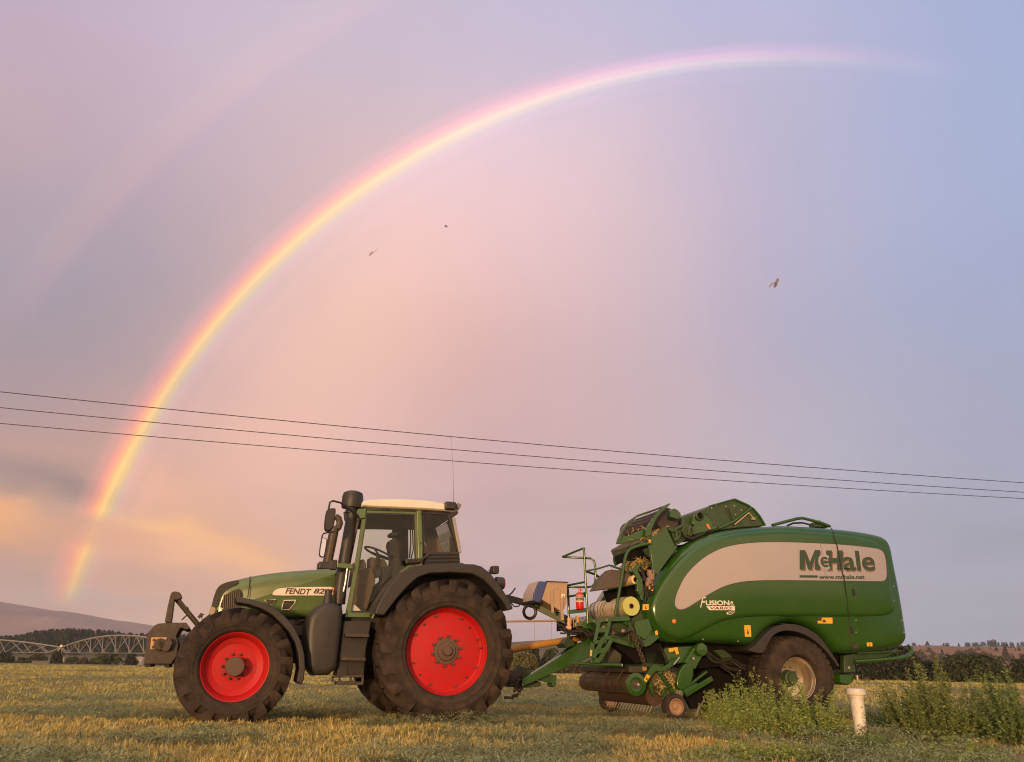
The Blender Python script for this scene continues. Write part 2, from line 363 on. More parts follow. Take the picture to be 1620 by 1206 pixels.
vs = np.array([[r * math.sin(a), r * math.cos(a), 0] for r in rr for a in fine[:-1]])
vs[:, 1] = np.maximum(vs[:, 1], -250); vs[:, 0] = np.clip(vs[:, 0], -1700, 1700); vs[:, 1] = np.minimum(vs[:, 1], 2150)
vs[:, 2] = gh(vs[:, 0], vs[:, 1])
na = len(fine) - 1
fs = [(i * na + k, i * na + (k + 1) % na, (i + 1) * na + (k + 1) % na, (i + 1) * na + k) for i in range(len(rr) - 1) for k in range(na)] + [tuple(range(na - 1, -1, -1))]
me = bpy.data.meshes.new('ground'); me.from_pydata(vs.tolist(), [], fs); me.polygons.foreach_set('use_smooth', [True] * len(fs))
ground = bpy.data.objects.new('ground', me); COL.objects.link(ground); tag(ground, kind='structure')
gm = mat('soil_and_stubble', (.25, .185, .065), .95, c2=(.17, .165, .06), scale=.55, amount=.9, dust=(.20, .115, .05), dust_amt=.6, bump=.9, bscale=22, spec=.1, stretch=(.55, 1.3, 1))
me.materials.append(gm)

# ------------------------------------------------------------------ grass: stubble stalks and cut hay (uncountable)
def is_hay(x, y):                              # swaths of cut greenery lying on the stubble
    return fbm(x * .62 + 5, y * 1.05 + 9, 5) + .04 * np.sin(y * 1.25 + x * .25)
def scatter(n, rmin, rmax, amax=.66, power=1.0):
    u = rng.random(n); r = (rmin ** power + u * (rmax ** power - rmin ** power)) ** (1 / power); a = (rng.random(n) * 2 - 1) * amax
    return r * np.sin(a), r * np.cos(a), r
def blades(name, x, y, h, tilt, width, material, kinds=3, curl=.3):
    n = len(x); az_ = rng.random(n) * 2 * np.pi; z = gh(x, y) - .006
    dirx, diry = np.cos(az_), np.sin(az_); px_, py_ = -diry, dirx
    tl = tilt; P = []
    for k, (fr, wd) in enumerate(((0, 1.0), (.5, .8), (1.0, .18))):
        tt = tl + curl * fr; L_ = h * fr
        cx = x + dirx * L_ * np.sin(tt); cy = y + diry * L_ * np.sin(tt); cz = z + L_ * np.cos(tt)
        for s in (-1, 1): P.append(np.c_[cx + s * px_ * width * wd / 2, cy + s * py_ * width * wd / 2, cz])
    V = np.stack(P, 1).reshape(-1, 3); b = np.arange(n) * 6
    Fq = np.concatenate([np.c_[b, b + 1, b + 3, b + 2], np.c_[b + 2, b + 3, b + 5, b + 4]])
    me = bpy.data.meshes.new(name); me.vertices.add(len(V)); me.vertices.foreach_set('co', V.ravel().astype(np.float32))
    me.loops.add(Fq.size); me.loops.foreach_set('vertex_index', Fq.ravel().astype(np.int32)); me.polygons.add(len(Fq))
    me.polygons.foreach_set('loop_start', np.arange(0, Fq.size, 4, dtype=np.int32)); me.polygons.foreach_set('loop_total', np.full(len(Fq), 4, np.int32))
    me.update(); me.validate(); me.materials.append(material)
    o = bpy.data.objects.new(name, me); COL.objects.link(o); return o
stub_m = mat('stubble_straw', (0.336, 0.221, 0.062), .8, island=[(0.448, 0.287, 0.078), (0.627, 0.441, 0.146), (0.403, 0.342, 0.099), (0.739, 0.552, 0.240), (0.515, 0.320, 0.089), (0.302, 0.298, 0.089)], c2=(0.280, 0.309, 0.089), scale=.7, amount=.42, spec=.2)
far_m = mat('far_stubble', (0.405, 0.338, 0.108), .85, island=[(0.405, 0.324, 0.101), (0.513, 0.405, 0.135), (0.324, 0.290, 0.095), (0.567, 0.446, 0.176), (0.297, 0.297, 0.088)], c2=(0.324, 0.317, 0.101), scale=.15, amount=.6, spec=.2)
hay_m = mat('cut_hay', (0.184, 0.202, 0.090), .85, island=[(0.173, 0.223, 0.085), (0.313, 0.340, 0.146), (0.081, 0.117, 0.045), (0.454, 0.436, 0.201), (0.184, 0.229, 0.090)], c2=(0.324, 0.287, 0.121), scale=.8, amount=.35, spec=.2)
def tufts(n, rmin, rmax, per, spread, power=1.0, amax=.66):
    cx_, cy_, r_ = scatter(n, rmin, rmax, amax, power); k_ = rng.poisson(per, n) + 2
    i_ = np.repeat(np.arange(n), k_); s_ = spread * (.5 + rng.random(n))[i_]
    return cx_[i_] + rng.standard_normal(len(i_)) * s_, cy_[i_] + rng.standard_normal(len(i_)) * s_, i_, cx_[i_], cy_[i_]
x, y, i, cx, cy = tufts(26000, 4.6, 17, 9, .022, 1.15); k = (is_hay(cx, cy) < .535 + .03 * rng.standard_normal(i.max() + 1)[i]) & (fbm(cx * 1.9 + 3, cy * 1.9, 3) > .36 + .05 * rng.standard_normal(i.max() + 1)[i]); x, y, i, cx, cy = [q[k] for q in (x, y, i, cx, cy)]
hh_ = (.55 + .9 * rng.random(i.max() + 1) ** 1.6)[i] * (.5 + fbm(cx * .8, cy * .8, 3))
o = blades('stubble', x, y, hh_ * (.034 + .038 * rng.random(len(x))), .1 + .75 * rng.random(len(x)) ** 1.4, .0055 + .0055 * rng.random(len(x)), stub_m); tag(o, kind='stuff')
x, y, i, cx, cy = tufts(30000, 4.6, 20, 9, .05, 1.15); k = is_hay(cx, cy) > .49 + .02 * rng.standard_normal(i.max() + 1)[i]; x, y, i, cx, cy = [q[k] for q in (x, y, i, cx, cy)]
heap = np.clip((is_hay(cx, cy) - .47) * 9, 0, 1) * (.35 + 1.3 * np.clip(fbm(cx * 3.2, cy * 3.2, 3) - .25, 0, 1)); lift = (heap * .20 * (rng.random(i.max() + 1) ** 1.3)[i])
long_ = rng.random(len(x)) < .35
o = blades('cut_hay', x, y, np.where(long_, .12 + .18 * rng.random(len(x)), .03 + .05 * rng.random(len(x))), 1.0 + .55 * rng.random(len(x)), np.where(long_, .0045, .013) * (.7 + .7 * rng.random(len(x))), hay_m, curl=.5)
v = np.empty(len(o.data.vertices) * 3, np.float32); o.data.vertices.foreach_get('co', v); v = v.reshape(-1, 6, 3); v[:, :, 2] += lift[:, None]; o.data.vertices.foreach_set('co', v.ravel()); tag(o, kind='stuff')
x, y, i, cx, cy = tufts(30000, 15, 110, 5, .06, .75, .68); r = np.hypot(x, y); hz = is_hay(cx * .5, cy * .22); k = hz < .56; x, y, r, cx = [q[k] for q in (x, y, r, cx)]; i = i[k]
o = blades('far_stubble', x, y, (.04 + .09 * (rng.random(i.max() + 1) ** 1.5)[i]) * np.clip(.7 + r / 70, 0, 1.6), .2 + .8 * rng.random(len(x)), .008 + r * .00045, far_m); tag(o, kind='stuff')
x, y, i, cx, cy = tufts(22000, 17, 95, 5, .12, .8, .68); r = np.hypot(x, y); k = is_hay(cx * .5, cy * .22) > .52; x, y, r, i = [q[k] for q in (x, y, r, i)]
o = blades('far_hay', x, y, .08 + .12 * rng.random(len(x)), .9 + .5 * rng.random(len(x)), .008 + r * .0004, hay_m); tag(o, kind='stuff')

# ------------------------------------------------------------------ leafy plants
def quads_mesh(name, C, U, Vv, material, parent=None, loc=None):   # leaf quads (rhombs): centre C, half axes U (length) and V (width)
    n = len(C); P = np.stack([C - U, C + Vv * 1.0 + U * .1, C + U, C - Vv + U * .1], 1).reshape(-1, 3)
    me = bpy.data.meshes.new(name); me.vertices.add(4 * n); me.vertices.foreach_set('co', P.ravel().astype(np.float32))
    me.loops.add(4 * n); me.loops.foreach_set('vertex_index', np.arange(4 * n, dtype=np.int32)); me.polygons.add(n)
    me.polygons.foreach_set('loop_start', np.arange(0, 4 * n, 4, dtype=np.int32)); me.polygons.foreach_set('loop_total', np.full(n, 4, np.int32)); me.update()
    me.materials.append(material); o = bpy.data.objects.new(name, me); COL.objects.link(o); o.parent = parent
    if loc is not None: o.location = loc
    return o
def unit(n):
    v = rng.standard_normal((n, 3)); return v / np.linalg.norm(v, axis=1)[:, None]
weed_m = mat('weed_leaves', (0.092, 0.153, 0.031), .6, island=[(0.116, 0.177, 0.034), (0.177, 0.245, 0.050), (0.245, 0.300, 0.068), (0.088, 0.142, 0.031), (0.322, 0.330, 0.092)], spec=.3)
weed_dm = mat('weed_leaves_dark', (0.085, 0.135, 0.034), .6, island=[(0.078, 0.127, 0.030), (0.118, 0.178, 0.043), (0.161, 0.220, 0.061), (0.061, 0.101, 0.025)], spec=.3)
weed_mid = mat('weed_leaves_middle', (0.104, 0.130, 0.039), .6, island=[(0.081, 0.120, 0.027), (0.124, 0.172, 0.039), (0.169, 0.208, 0.052), (0.062, 0.096, 0.023), (0.221, 0.227, 0.072)], spec=.3)
stem_m = mat('weed_stems', (.10, .115, .04), .7, c2=(.15, .12, .05), scale=9)
def weed(name, label, cat, cx, cy, rx, ry, hmin, hmax, nst, m, dens=1.0, leaf=.0175):
    e = empty(name, (cx, cy, 0)); tag(e, label, cat, 'leafy weeds in the stubble'); mb = MB(); C = []; U = []; V = []
    for i in range(nst):
        a = rng.random() * 2 * math.pi; q = math.sqrt(rng.random()); x0, y0 = q * rx * math.cos(a), q * ry * math.sin(a)
        tall = rng.random() < .14; h = (hmin * .8 + (hmax - hmin * .8) * rng.random() ** 1.7) * (1.05 - .5 * q * q) * (1.28 if tall else 1); lean = .10 + .22 * q; z0 = float(gh(cx + x0, cy + y0))
        dxy = np.array([math.cos(a), math.sin(a)]) * lean + rng.standard_normal(2) * .09
        tt = np.linspace(0, 1, 6); path = np.c_[x0 + dxy[0] * h * tt ** 1.6, y0 + dxy[1] * h * tt ** 1.6, z0 - .02 + h * tt]
        mb.tube(path, list(np.linspace(.0035, .0012, 6)), 4)
        nb = int(dens * h * (70 if tall else 120) * (.6 + .8 * rng.random()))
        ts = .12 + .88 * rng.random(nb) ** .8; base = np.c_[np.interp(ts, tt, path[:, 0]), np.interp(ts, tt, path[:, 1]), np.interp(ts, tt, path[:, 2])]
        sp = unit(nb); sp[:, 2] = np.abs(sp[:, 2]) * .6; side = (.015 + .075 * rng.random(nb) * (1.05 - ts))[:, None] * sp
        c = base + side
        for j in range(3):                                             # three leaflets at each node
            u = unit(nb); u[:, 2] = u[:, 2] * .6 + .15; w = np.cross(u, unit(nb)); w /= np.linalg.norm(w, axis=1)[:, None] + 1e-9
            s = leaf * ((.45 + 1.1 * rng.random(nb) ** 1.5) * (1.25 - .6 * ts))[:, None]
            C.append(c + u * s); U.append(u * s); V.append(w * s * .42)
    mb.build('stem', stem_m, e); quads_mesh('foliage', np.concatenate(C), np.concatenate(U), np.concatenate(V), m, e)
    return e
def gp(px, py):
    p = at_height(px, py, 0.0); return p[0], p[1]
# positions on the field: in front of the baler's wheel, round the white pipe and along the right edge
def weeds_at(px, py, wpx, ry, hmin, hmax, n, label, cat='weed', m=weed_m, name='leafy_weed', **k):
    x_, y_ = gp(px, py); rx = wpx / F_PX * math.hypot(x_, y_) / 2; n = int(n * 1.35)
    return weed(name, label, cat, x_, y_, rx, ry, hmin, hmax, n, m, **k)
weeds_at(1218, 1158, 150, .55, .34, .66, 170, 'tall dense green weed clump in front of the baler wheel')
weeds_at(1150, 1150, 60, .40, .30, .58, 55, 'upright green weeds beside the small pickup wheel at the left end of the tall clump')
weeds_at(1290, 1164, 70, .45, .28, .62, 60, 'green weeds with a few tall stalks just left of the white pipe')
weeds_at(1478, 1168, 92, .5, .46, .84, 150, 'tall bushy green weed clump right of the white pipe', m=weed_mid)
weeds_at(1612, 1176, 70, .6, .46, .84, 130, 'large dark green weed clump cut by the right edge of the picture', m=weed_dm)
weeds_at(1414, 1152, 60, .5, .12, .34, 55, 'low leafy weeds between the white pipe and the tall right clump', m=weed_dm)
weeds_at(1370, 1186, 120, .35, .08, .22, 100, 'low dark weeds at the foot of the white pipe', m=weed_dm)
weeds_at(1205, 1196, 200, .30, .06, .20, 110, 'low pale green weeds under the tall clump at the bottom of the picture')
weeds_at(1500, 1200, 160, .25, .08, .26, 70, 'low ragged weeds at the foot of the tall right clump')
weeds_at(320, 1158, 36, .12, .05, .13, 22, 'small grey green sprouts at the front tyre of the tractor', m=hay_m)

# ------------------------------------------------------------------ white pipe, stone
pvc = mat('white_pvc', (.70, .66, .58), .5, c2=(.50, .42, .32), scale=7, amount=.7, dust=(.30, .22, .14), dust_amt=.5, bump=.06)
px_, py_ = gp(1363, 1168)
pb = (px_, py_, 0)
e = empty('standpipe', pb); tag(e, 'white plastic standpipe with a wide cap leaning out of the green weeds', 'pipe')
zt = .535
MB().lathe([(.066, -.1), (.076, zt - .07)], (0, 0, 0), 'z', 32).build('pipe', pvc, e)
MB().lathe([(.0001, zt), (.082, zt - .002), (.103, zt - .012), (.113, zt - .065), (.109, zt - .072), (.084, zt - .074), (.084, zt - .10), (.074, zt - .105)], (0, 0, 0), 'z', 40).build('cap', pvc, e, angle=50)
vb = MB(); mv = mat('dry_vine', (.03, .022, .014), .9)
C = []; U = []; V = []
for i in range(7):
    a0 = -1.45 + rng.random() * 1.1; zz = np.linspace(.0, .12 + .26 * rng.random(), 7); aa = a0 + np.cumsum(rng.standard_normal(7) * .10)
    p = np.c_[.069 * np.cos(aa), .069 * np.sin(aa), zz]; vb.tube(p, .0014, 4)
    for q in p[1:]:
        for j in range(3):
            C.append(q * [1.04, 1.04, 1] + rng.standard_normal(3) * .008); u = unit(1)[0]; w = np.cross(u, unit(1)[0]); U.append(u * .011); V.append(w * .006)
ve = empty('dry_vine', pb); tag(ve, 'thin dark dried vine clinging to the side of the white pipe', 'vine')
vb.build('stem', mv, ve); quads_mesh('leaves', np.array(C), np.array(U), np.array(V), mv, ve)
def rock(name, label, px, py, size, c):
    bm = bmesh.new(); bmesh.ops.create_icosphere(bm, subdivisions=3, radius=1)
    for v in bm.verts:
        n = vnoise(v.co.x * 1.3 + 9, v.co.y * 1.3 + v.co.z * 1.7 + 4); v.co *= .7 + .55 * float(n); v.co.x *= size[0]; v.co.y *= size[1]; v.co.z *= size[2]
    me = bpy.data.meshes.new(name); bm.to_mesh(me); bm.free(); me.polygons.foreach_set('use_smooth', [True] * len(me.polygons)); me.set_sharp_from_angle(angle=R(28))
    o = bpy.data.objects.new(name, me); COL.objects.link(o); x_, y_ = gp(px, py); o.location = (x_, y_, size[2] * .6); me.materials.append(c); tag(o, label, 'stone'); return o
rock('stone', 'pale pinkish stone lying in the weeds left of the white pipe', 1333, 1169, (.035, .03, .036), mat('pink_stone', (.5, .36, .27), .8, c2=(.35, .25, .18), scale=20))
# bare earth at the bottom right
eb = mat('bare_earth', (.30, .17, .10), .95, c2=(.20, .12, .07), scale=9, bump=.8, bscale=60, spec=.1)
for (a, b, w, d_) in ((1430, 1196, .32, .22), (1600, 1194, .55, .4)):
    x_, y_ = gp(a, b); an = np.linspace(0, 2 * np.pi, 40, endpoint=False); prof = []
    vv = [(x_, y_, float(gh(x_, y_)) + .03)]; ff = []
    for ri, q in enumerate((.35, .7, 1.0)):
        for a_ in an:
            rr_ = q * (1 + .35 * (float(vnoise(a_ * 2.2 + 3, ri * .3 + a)) - .5)); X, Y = x_ + w * rr_ * math.cos(a_), y_ + d_ * rr_ * math.sin(a_)
            vv.append((X, Y, float(gh(X, Y)) + (.026, .016, -.02)[ri]))
    n_ = 40
    ff = [(0, 1 + k, 1 + (k + 1) % n_) for k in range(n_)] + [(1 + i * n_ + k, 1 + (i + 1) * n_ + k, 1 + (i + 1) * n_ + (k + 1) % n_, 1 + i * n_ + (k + 1) % n_) for i in range(2) for k in range(n_)]
    o = MB().add(vv, ff).build('bare_earth', eb); tag(o, kind='structure')

# ------------------------------------------------------------------ hills
def ridge(name, prof, Y, depth, material, foot=1.0, rough=.03, seed=0, sub=5, bumps=0):   # a long hill whose skyline passes through the given directions
    top = [at_depth(a, b, Y) for a, b in prof]; X = np.array([p[0] for p in top]); Z = np.array([p[2] for p in top])
    xs = np.linspace(X[0], X[-1], len(prof) * sub * 4); zs = np.interp(xs, X, Z); zs = zs + (fbm(xs * .012, xs * 0 + seed, 5) - .5) * bumps * 9 * (zs > 5); rows = 26; vs = []; H = max(Z) - 0
    for j in range(rows + 8):
        v_ = j / rows; yy = Y - depth * foot * (1 - v_) if j <= rows else Y + depth * (j - rows) / 8
        s_ = (math.sin(min(v_, 1) * math.pi / 2) ** 1.15) if j <= rows else 1 - ((j - rows) / 8) ** 2
        nz_ = (fbm(xs / depth * 6 + seed, np.full(len(xs), v_ * 5 + seed), 5) - .5)
        edge = math.sin(min(v_, 1) * math.pi)
        vs += [(a, yy, max(-.5, b * s_ + H * rough * float(n) * (8 * edge * .6 + (.5 if v_ > .8 else 0)) - .6 * (1 - s_))) for a, b, n in zip(xs, zs, nz_)]
    nx = len(xs); fs = [(j * nx + i, j * nx + i + 1, (j + 1) * nx + i + 1, (j + 1) * nx + i) for j in range(rows + 7) for i in range(nx - 1)]
    o = MB().add(vs, fs).build(name, material, angle=180); tag(o, kind='structure'); return o
mtn_m = mat('mountain_slopes', (.30, .20, .175), .95, c2=(.22, .165, .165), scale=.007, amount=1.0, spec=.05, detail=9)
# the evening air between here and the mountain: one even volume
hb = MB().box(-1720, 1720, -265, 2180, -3, 215); hv = bpy.data.materials.new('evening_air'); hv.use_nodes = True; ht = hv.node_tree; ht.nodes.clear()
ho = ht.nodes.new('ShaderNodeOutputMaterial'); pv = ht.nodes.new('ShaderNodeVolumePrincipled'); pv.inputs['Color'].default_value = (.80, .87, 1.0, 1); pv.inputs['Density'].default_value = .00016; ht.links.new(pv.outputs[0], ho.inputs['Volume'])
hz_o = hb.build('haze', hv); tag(hz_o, kind='stuff')
ridge('mountain', [(-300, 898), (-150, 928), (-60, 940), (0, 950), (40, 957), (80, 964), (130, 972), (180, 981), (235, 990), (290, 998), (360, 1006), (480, 1020), (640, 1050)], 1500, 620, mtn_m, rough=.06, seed=3, bumps=.9)
low_m = mat('low_hills', (.15, .115, .060), .95, c2=(.085, .08, .038), scale=.02, amount=.9, spec=.05, detail=9)
ridge('hills', [(-300, 1006), (-60, 1004), (20, 1010), (90, 1016), (180, 1022), (240, 1013), (330, 1014), (480, 1020), (640, 1022), (780, 1019), (860, 1014), (930, 1020), (1000, 1026), (1060, 1040)], 620, 260, low_m, rough=.02, seed=8)
dry_m = mat('dry_hillside', (.27, .135, .075), .95, c2=(.17, .10, .06), scale=.03, amount=.9, spec=.05, detail=9)
ridge('hillside', [(900, 1046), (1040, 1036), (1180, 1030), (1330, 1026), (1440, 1022), (1480, 1024), (1510, 1028), (1545, 1027), (1580, 1025), (1620, 1024), (1700, 1020), (1800, 1016), (1960, 1012)], 700, 330, dry_m, rough=.02, seed=12)
bank_m = mat('earth_bank', (.22, .15, .075), .95, c2=(.14, .11, .055), scale=.2, amount=.8, spec=.05)
ridge('river_bank', [(-200, 1040), (-60, 1042), (10, 1043.5), (80, 1044.5), (160, 1046), (240, 1047), (400, 1050), (560, 1053)], 240, 14, bank_m, rough=.03, seed=5)

# ------------------------------------------------------------------ trees and bushes in the distance
leaf_ms = {
 'dark': mat('dark_foliage', (.03, .04, .02), .8, island=[(.018, .022, .011), (.028, .034, .016), (.040, .044, .020), (.012, .016, .009)], spec=.1),
 'olive': mat('olive_foliage', (.08, .08, .03), .8, island=[(.085, .080, .026), (.11, .10, .034), (.06, .062, .022), (.14, .118, .042)], spec=.1),
 'green': mat('green_foliage', (.045, .06, .02), .8, island=[(.032, .042, .016), (.046, .056, .021), (.023, .032, .013), (.060, .066, .026)], spec=.1),
 'brown': mat('brownish_foliage', (.06, .05, .03), .8, island=[(.050, .040, .022), (.070, .054, .030), (.034, .029, .017), (.09, .068, .038)], spec=.1)}
bark = mat('bark', (.07, .05, .035), .9)
def crown_pts(n, rx, ry, h, z0, lobes, seed_r=.62):
    ang_ = rng.random(lobes) * 2 * np.pi; q = np.sqrt(rng.random(lobes)) * .62
    lc = np.c_[np.cos(ang_) * q * rx, np.sin(ang_) * q * ry, z0 + h * (.15 + .62 * rng.random(lobes) * (1 - .45 * q))]
    lr = .32 + .22 * rng.random(lobes); i = rng.integers(0, lobes, n); u = unit(n); rad = (.55 + .45 * rng.random(n) ** .5)
    p = lc[i] + u * (rad * lr[i])[:, None] * np.array([rx, ry, h * .62]) * np.array([1, 1, 1])
    nb = n // 4; aa = rng.random(nb) * 2 * np.pi; qq = rng.random(nb) ** .5 * .92; p[:nb] = np.c_[qq * rx * np.cos(aa), qq * ry * np.sin(aa), z0 + h * .38 * rng.random(nb)]
    p[:, 2] = np.maximum(p[:, 2], z0 * .5 + .02 * h * rng.random(n)); t_ = np.quantile(p[:, 2], .985); p[:, 2] *= (h + z0) / t_; p[:, 2] = np.minimum(p[:, 2], (h + z0) * (1 - .08 * rng.random(n))); w_ = np.quantile(np.abs(p[:, 0]), .985); p[:, 0] *= rx / w_; q_ = np.clip(np.abs(p[:, 0]) / (rx * 1.04), 0, 1); p[:, 2] *= .30 + .70 * np.sqrt(1 - q_ ** 2.2); return p, u
def leaves(C, out, s):
    n = len(C); u = unit(n); u -= out * (np.sum(u * out, 1) * .5)[:, None]; u /= np.linalg.norm(u, axis=1)[:, None]; w = np.cross(u, out + .6 * unit(n)); w /= np.linalg.norm(w, axis=1)[:, None] + 1e-9
    s = s * (.6 + .8 * rng.random(n))[:, None]; return C, u * s, w * s * .6
def bush(name, label, px, py, wpx, hpx, Y, kind, n=2500, cat='bush', lobes=14, group=None, leaf=None, ztr=.0):
    p = at_depth(px, py, Y); rx = wpx / F_PX * Y / 2 * .93; h = hpx / F_PX * Y * 1.02
    e = empty(name, (p[0], Y, p[2] - .1)); tag(e, label, cat, group)
    C, u = crown_pts(n, rx, rx * .7, h * .93, h * ztr, lobes); c, U, V = leaves(C, u, leaf or max(.08, .0017 * Y))
    quads_mesh('crown', c, U, V, leaf_ms[kind], e)
    MB().tube([(0, 0, -.3), (.04 * h, 0, h * .3), (0, .03 * h, h * .7)], [h * .035, h * .025, h * .008], 7).build('trunk', bark, e); return e
# right side, beyond the field
bush('dark_hedge_tree', 'tall dark tree mass right behind the rear bumper bar of the baler', 1405, 1079, 120, 60, 95, 'dark', 9000, 'tree', 22)
bush('round_bush', 'broad rounded dark green bush beyond the field at the right', 1546, 1082, 128, 46, 88, 'green', 10000, 'bush', 26)
bush('round_bush', 'dark green bush at the right edge of the picture behind the tall weeds', 1622, 1084, 90, 40, 94, 'dark', 5600, 'bush', 16)
bush('dark_bush', 'dark low bush filling the gap between the tall tree mass and the broad rounded bush', 1472, 1080, 66, 34, 100, 'dark', 2600, 'bush', 14)
bush('dark_bush', 'small dark bush seen under the back end of the baler', 1338, 1078, 60, 40, 100, 'dark', 2200, 'bush', 12)
bush('dark_bush', 'small pale bush tip at the far edge of the field under the baler bumper', 1372, 1081, 14, 10, 80, 'olive', 300, 'bush', 6)
# between tractor and baler
bush('olive_bush', 'rounded olive yellow bush just behind the tractor rear tyre', 829, 1066, 46, 34, 120, 'olive', 2600, 'bush', 14)
bush('dark_conifer', 'dark pointed tree behind the yellow shaft nearest the tractor', 845, 1062, 22, 42, 135, 'dark', 1400, 'tree', 10)
bush('dark_conifer', 'dark round tree behind the drawbar of the baler', 872, 1064, 36, 38, 128, 'green', 1800, 'tree', 12)
bush('brown_bush', 'brownish bush under the drawbar of the baler', 905, 1068, 60, 32, 120, 'brown', 2400, 'bush', 14)
bush('brown_bush', 'brownish low bush behind the pickup roller of the baler', 948, 1068, 60, 26, 118, 'brown', 2000, 'bush', 14)
bush('brown_bush', 'low dark bush row behind the wheels under the baler belly', 1060, 1072, 170, 30, 122, 'dark', 3000, 'bush', 20)
bush('olive_bush', 'small olive bush at the field edge under the yellow shaft', 822, 1067, 20, 16, 112, 'olive', 600, 'bush', 6)
# left side, along the river bank under the steel truss
for i, (a, b, w, h, k, t_) in enumerate([(4, 1049, 40, 17, 'dark', 'dark green bush at the left edge of the picture under the steel truss'),
        (36, 1049, 22, 8, 'green', 'low round bush on the tan bank left of the truss tower'), (88, 1051, 17, 19, 'dark', 'narrow dark bush hugging the legs of the truss tower'),
        (114, 1053, 26, 13, 'green', 'grey green bush just right of the truss tower'), (131, 1051, 16, 10, 'brown', 'small brownish bush, second right of the truss tower'),
        (166, 1052, 52, 20, 'green', 'wide green bush under the right truss span'), (206, 1053, 17, 22, 'dark', 'tall dark bush beside the little white shed'),
        (250, 1055, 40, 14, 'dark', 'dark bush half hidden by the front weight of the tractor'), (60, 1046, 26, 12, 'brown', 'brownish bush on the bank behind the left truss span')]):
    bush('bank_bush', t_, a, b, w, h, 178 if i != 8 else 236, k, 900, 'bush', 9, 'bushes along the bank', leaf=.32)
# far wood on the left: one mass
C = []; U = []; V = []
def conifer_pts(x, y, z, h, r, n):
    q = rng.random(n) ** .75; a = rng.random(n) * 2 * np.pi; rad = r * (1 - q) * (.5 + .5 * rng.random(n)) + .15
    return np.c_[x + rad * np.cos(a), y + rad * np.sin(a), z + h * (.06 + .94 * q)]
prof = [(-60, 1013), (0, 1008), (30, 1006), (48, 1001), (62, 999), (80, 997), (110, 996), (150, 997), (180, 1000), (200, 1003), (235, 1003), (290, 1005), (330, 1010)]
bot = [(-60, 1040), (60, 1040), (120, 1040), (200, 1036), (330, 1038)]
for i in range(900):
    a = rng.uniform(-60, 330); tp = np.interp(a, *zip(*prof)); bt = np.interp(a, *zip(*bot)); Y = rng.uniform(400, 520)
    if rng.random() < .42: top = tp + rng.uniform(-1.5, 3)
    else: top = tp + 2 + rng.random() * max(2, bt - tp - 8)
    if 155 < a < 240 and rng.random() < .45 and tp + 5 < top < 1020: continue
    h = rng.uniform(7, 12); p = at_depth(a, top, Y); z = max(p[2] - h, 0); p[2] = z
    n = 70; c = conifer_pts(p[0], Y, z - 1, h + 1, rng.uniform(1.6, 3.0), n); C.append(c); u = unit(n); w = np.cross(u, unit(n)); U.append(u * .8); V.append(w * .5)
    n = 0
o = quads_mesh('far_wood', np.concatenate(C), np.concatenate(U), np.concatenate(V), leaf_ms['dark']); tag(o, kind='stuff')
# single trees on the hillside at the right
def hill_tree(kind):
    name = {'pine': 'hill_conifer', 'round': 'hill_tree', 'shrub': 'hill_shrub'}[kind]
    if kind == 'pine': c = conifer_pts(0, 0, 0, 10, 2.6, 260); c = c[rng.random(len(c)) < .93]; out = unit(len(c)); s = .55
    elif kind == 'round': c, out = crown_pts(340, 3.4, 3.2, 8.6, 1.6, 7); s = .60
    else: c, out = crown_pts(260, 4.4, 3.6, 5.0, .2, 6); s = .60
    e = empty(name); quads_mesh('crown', *leaves(c, out, s), leaf_ms['dark' if kind != 'shrub' else 'brown'], e)
    MB().tube([(0, 0, -1), (0, 0, 5 if kind != 'shrub' else 2)], [.28, .12], 6).build('trunk', bark, e); return e
HL = {'pine': 'small dark pointed conifer scattered on the far brown hillside at the right', 'round': 'dark round topped tree scattered on the far brown hillside at the right', 'shrub': 'brownish shrub scattered on the slope of the far brown hillside'}
protos = {}
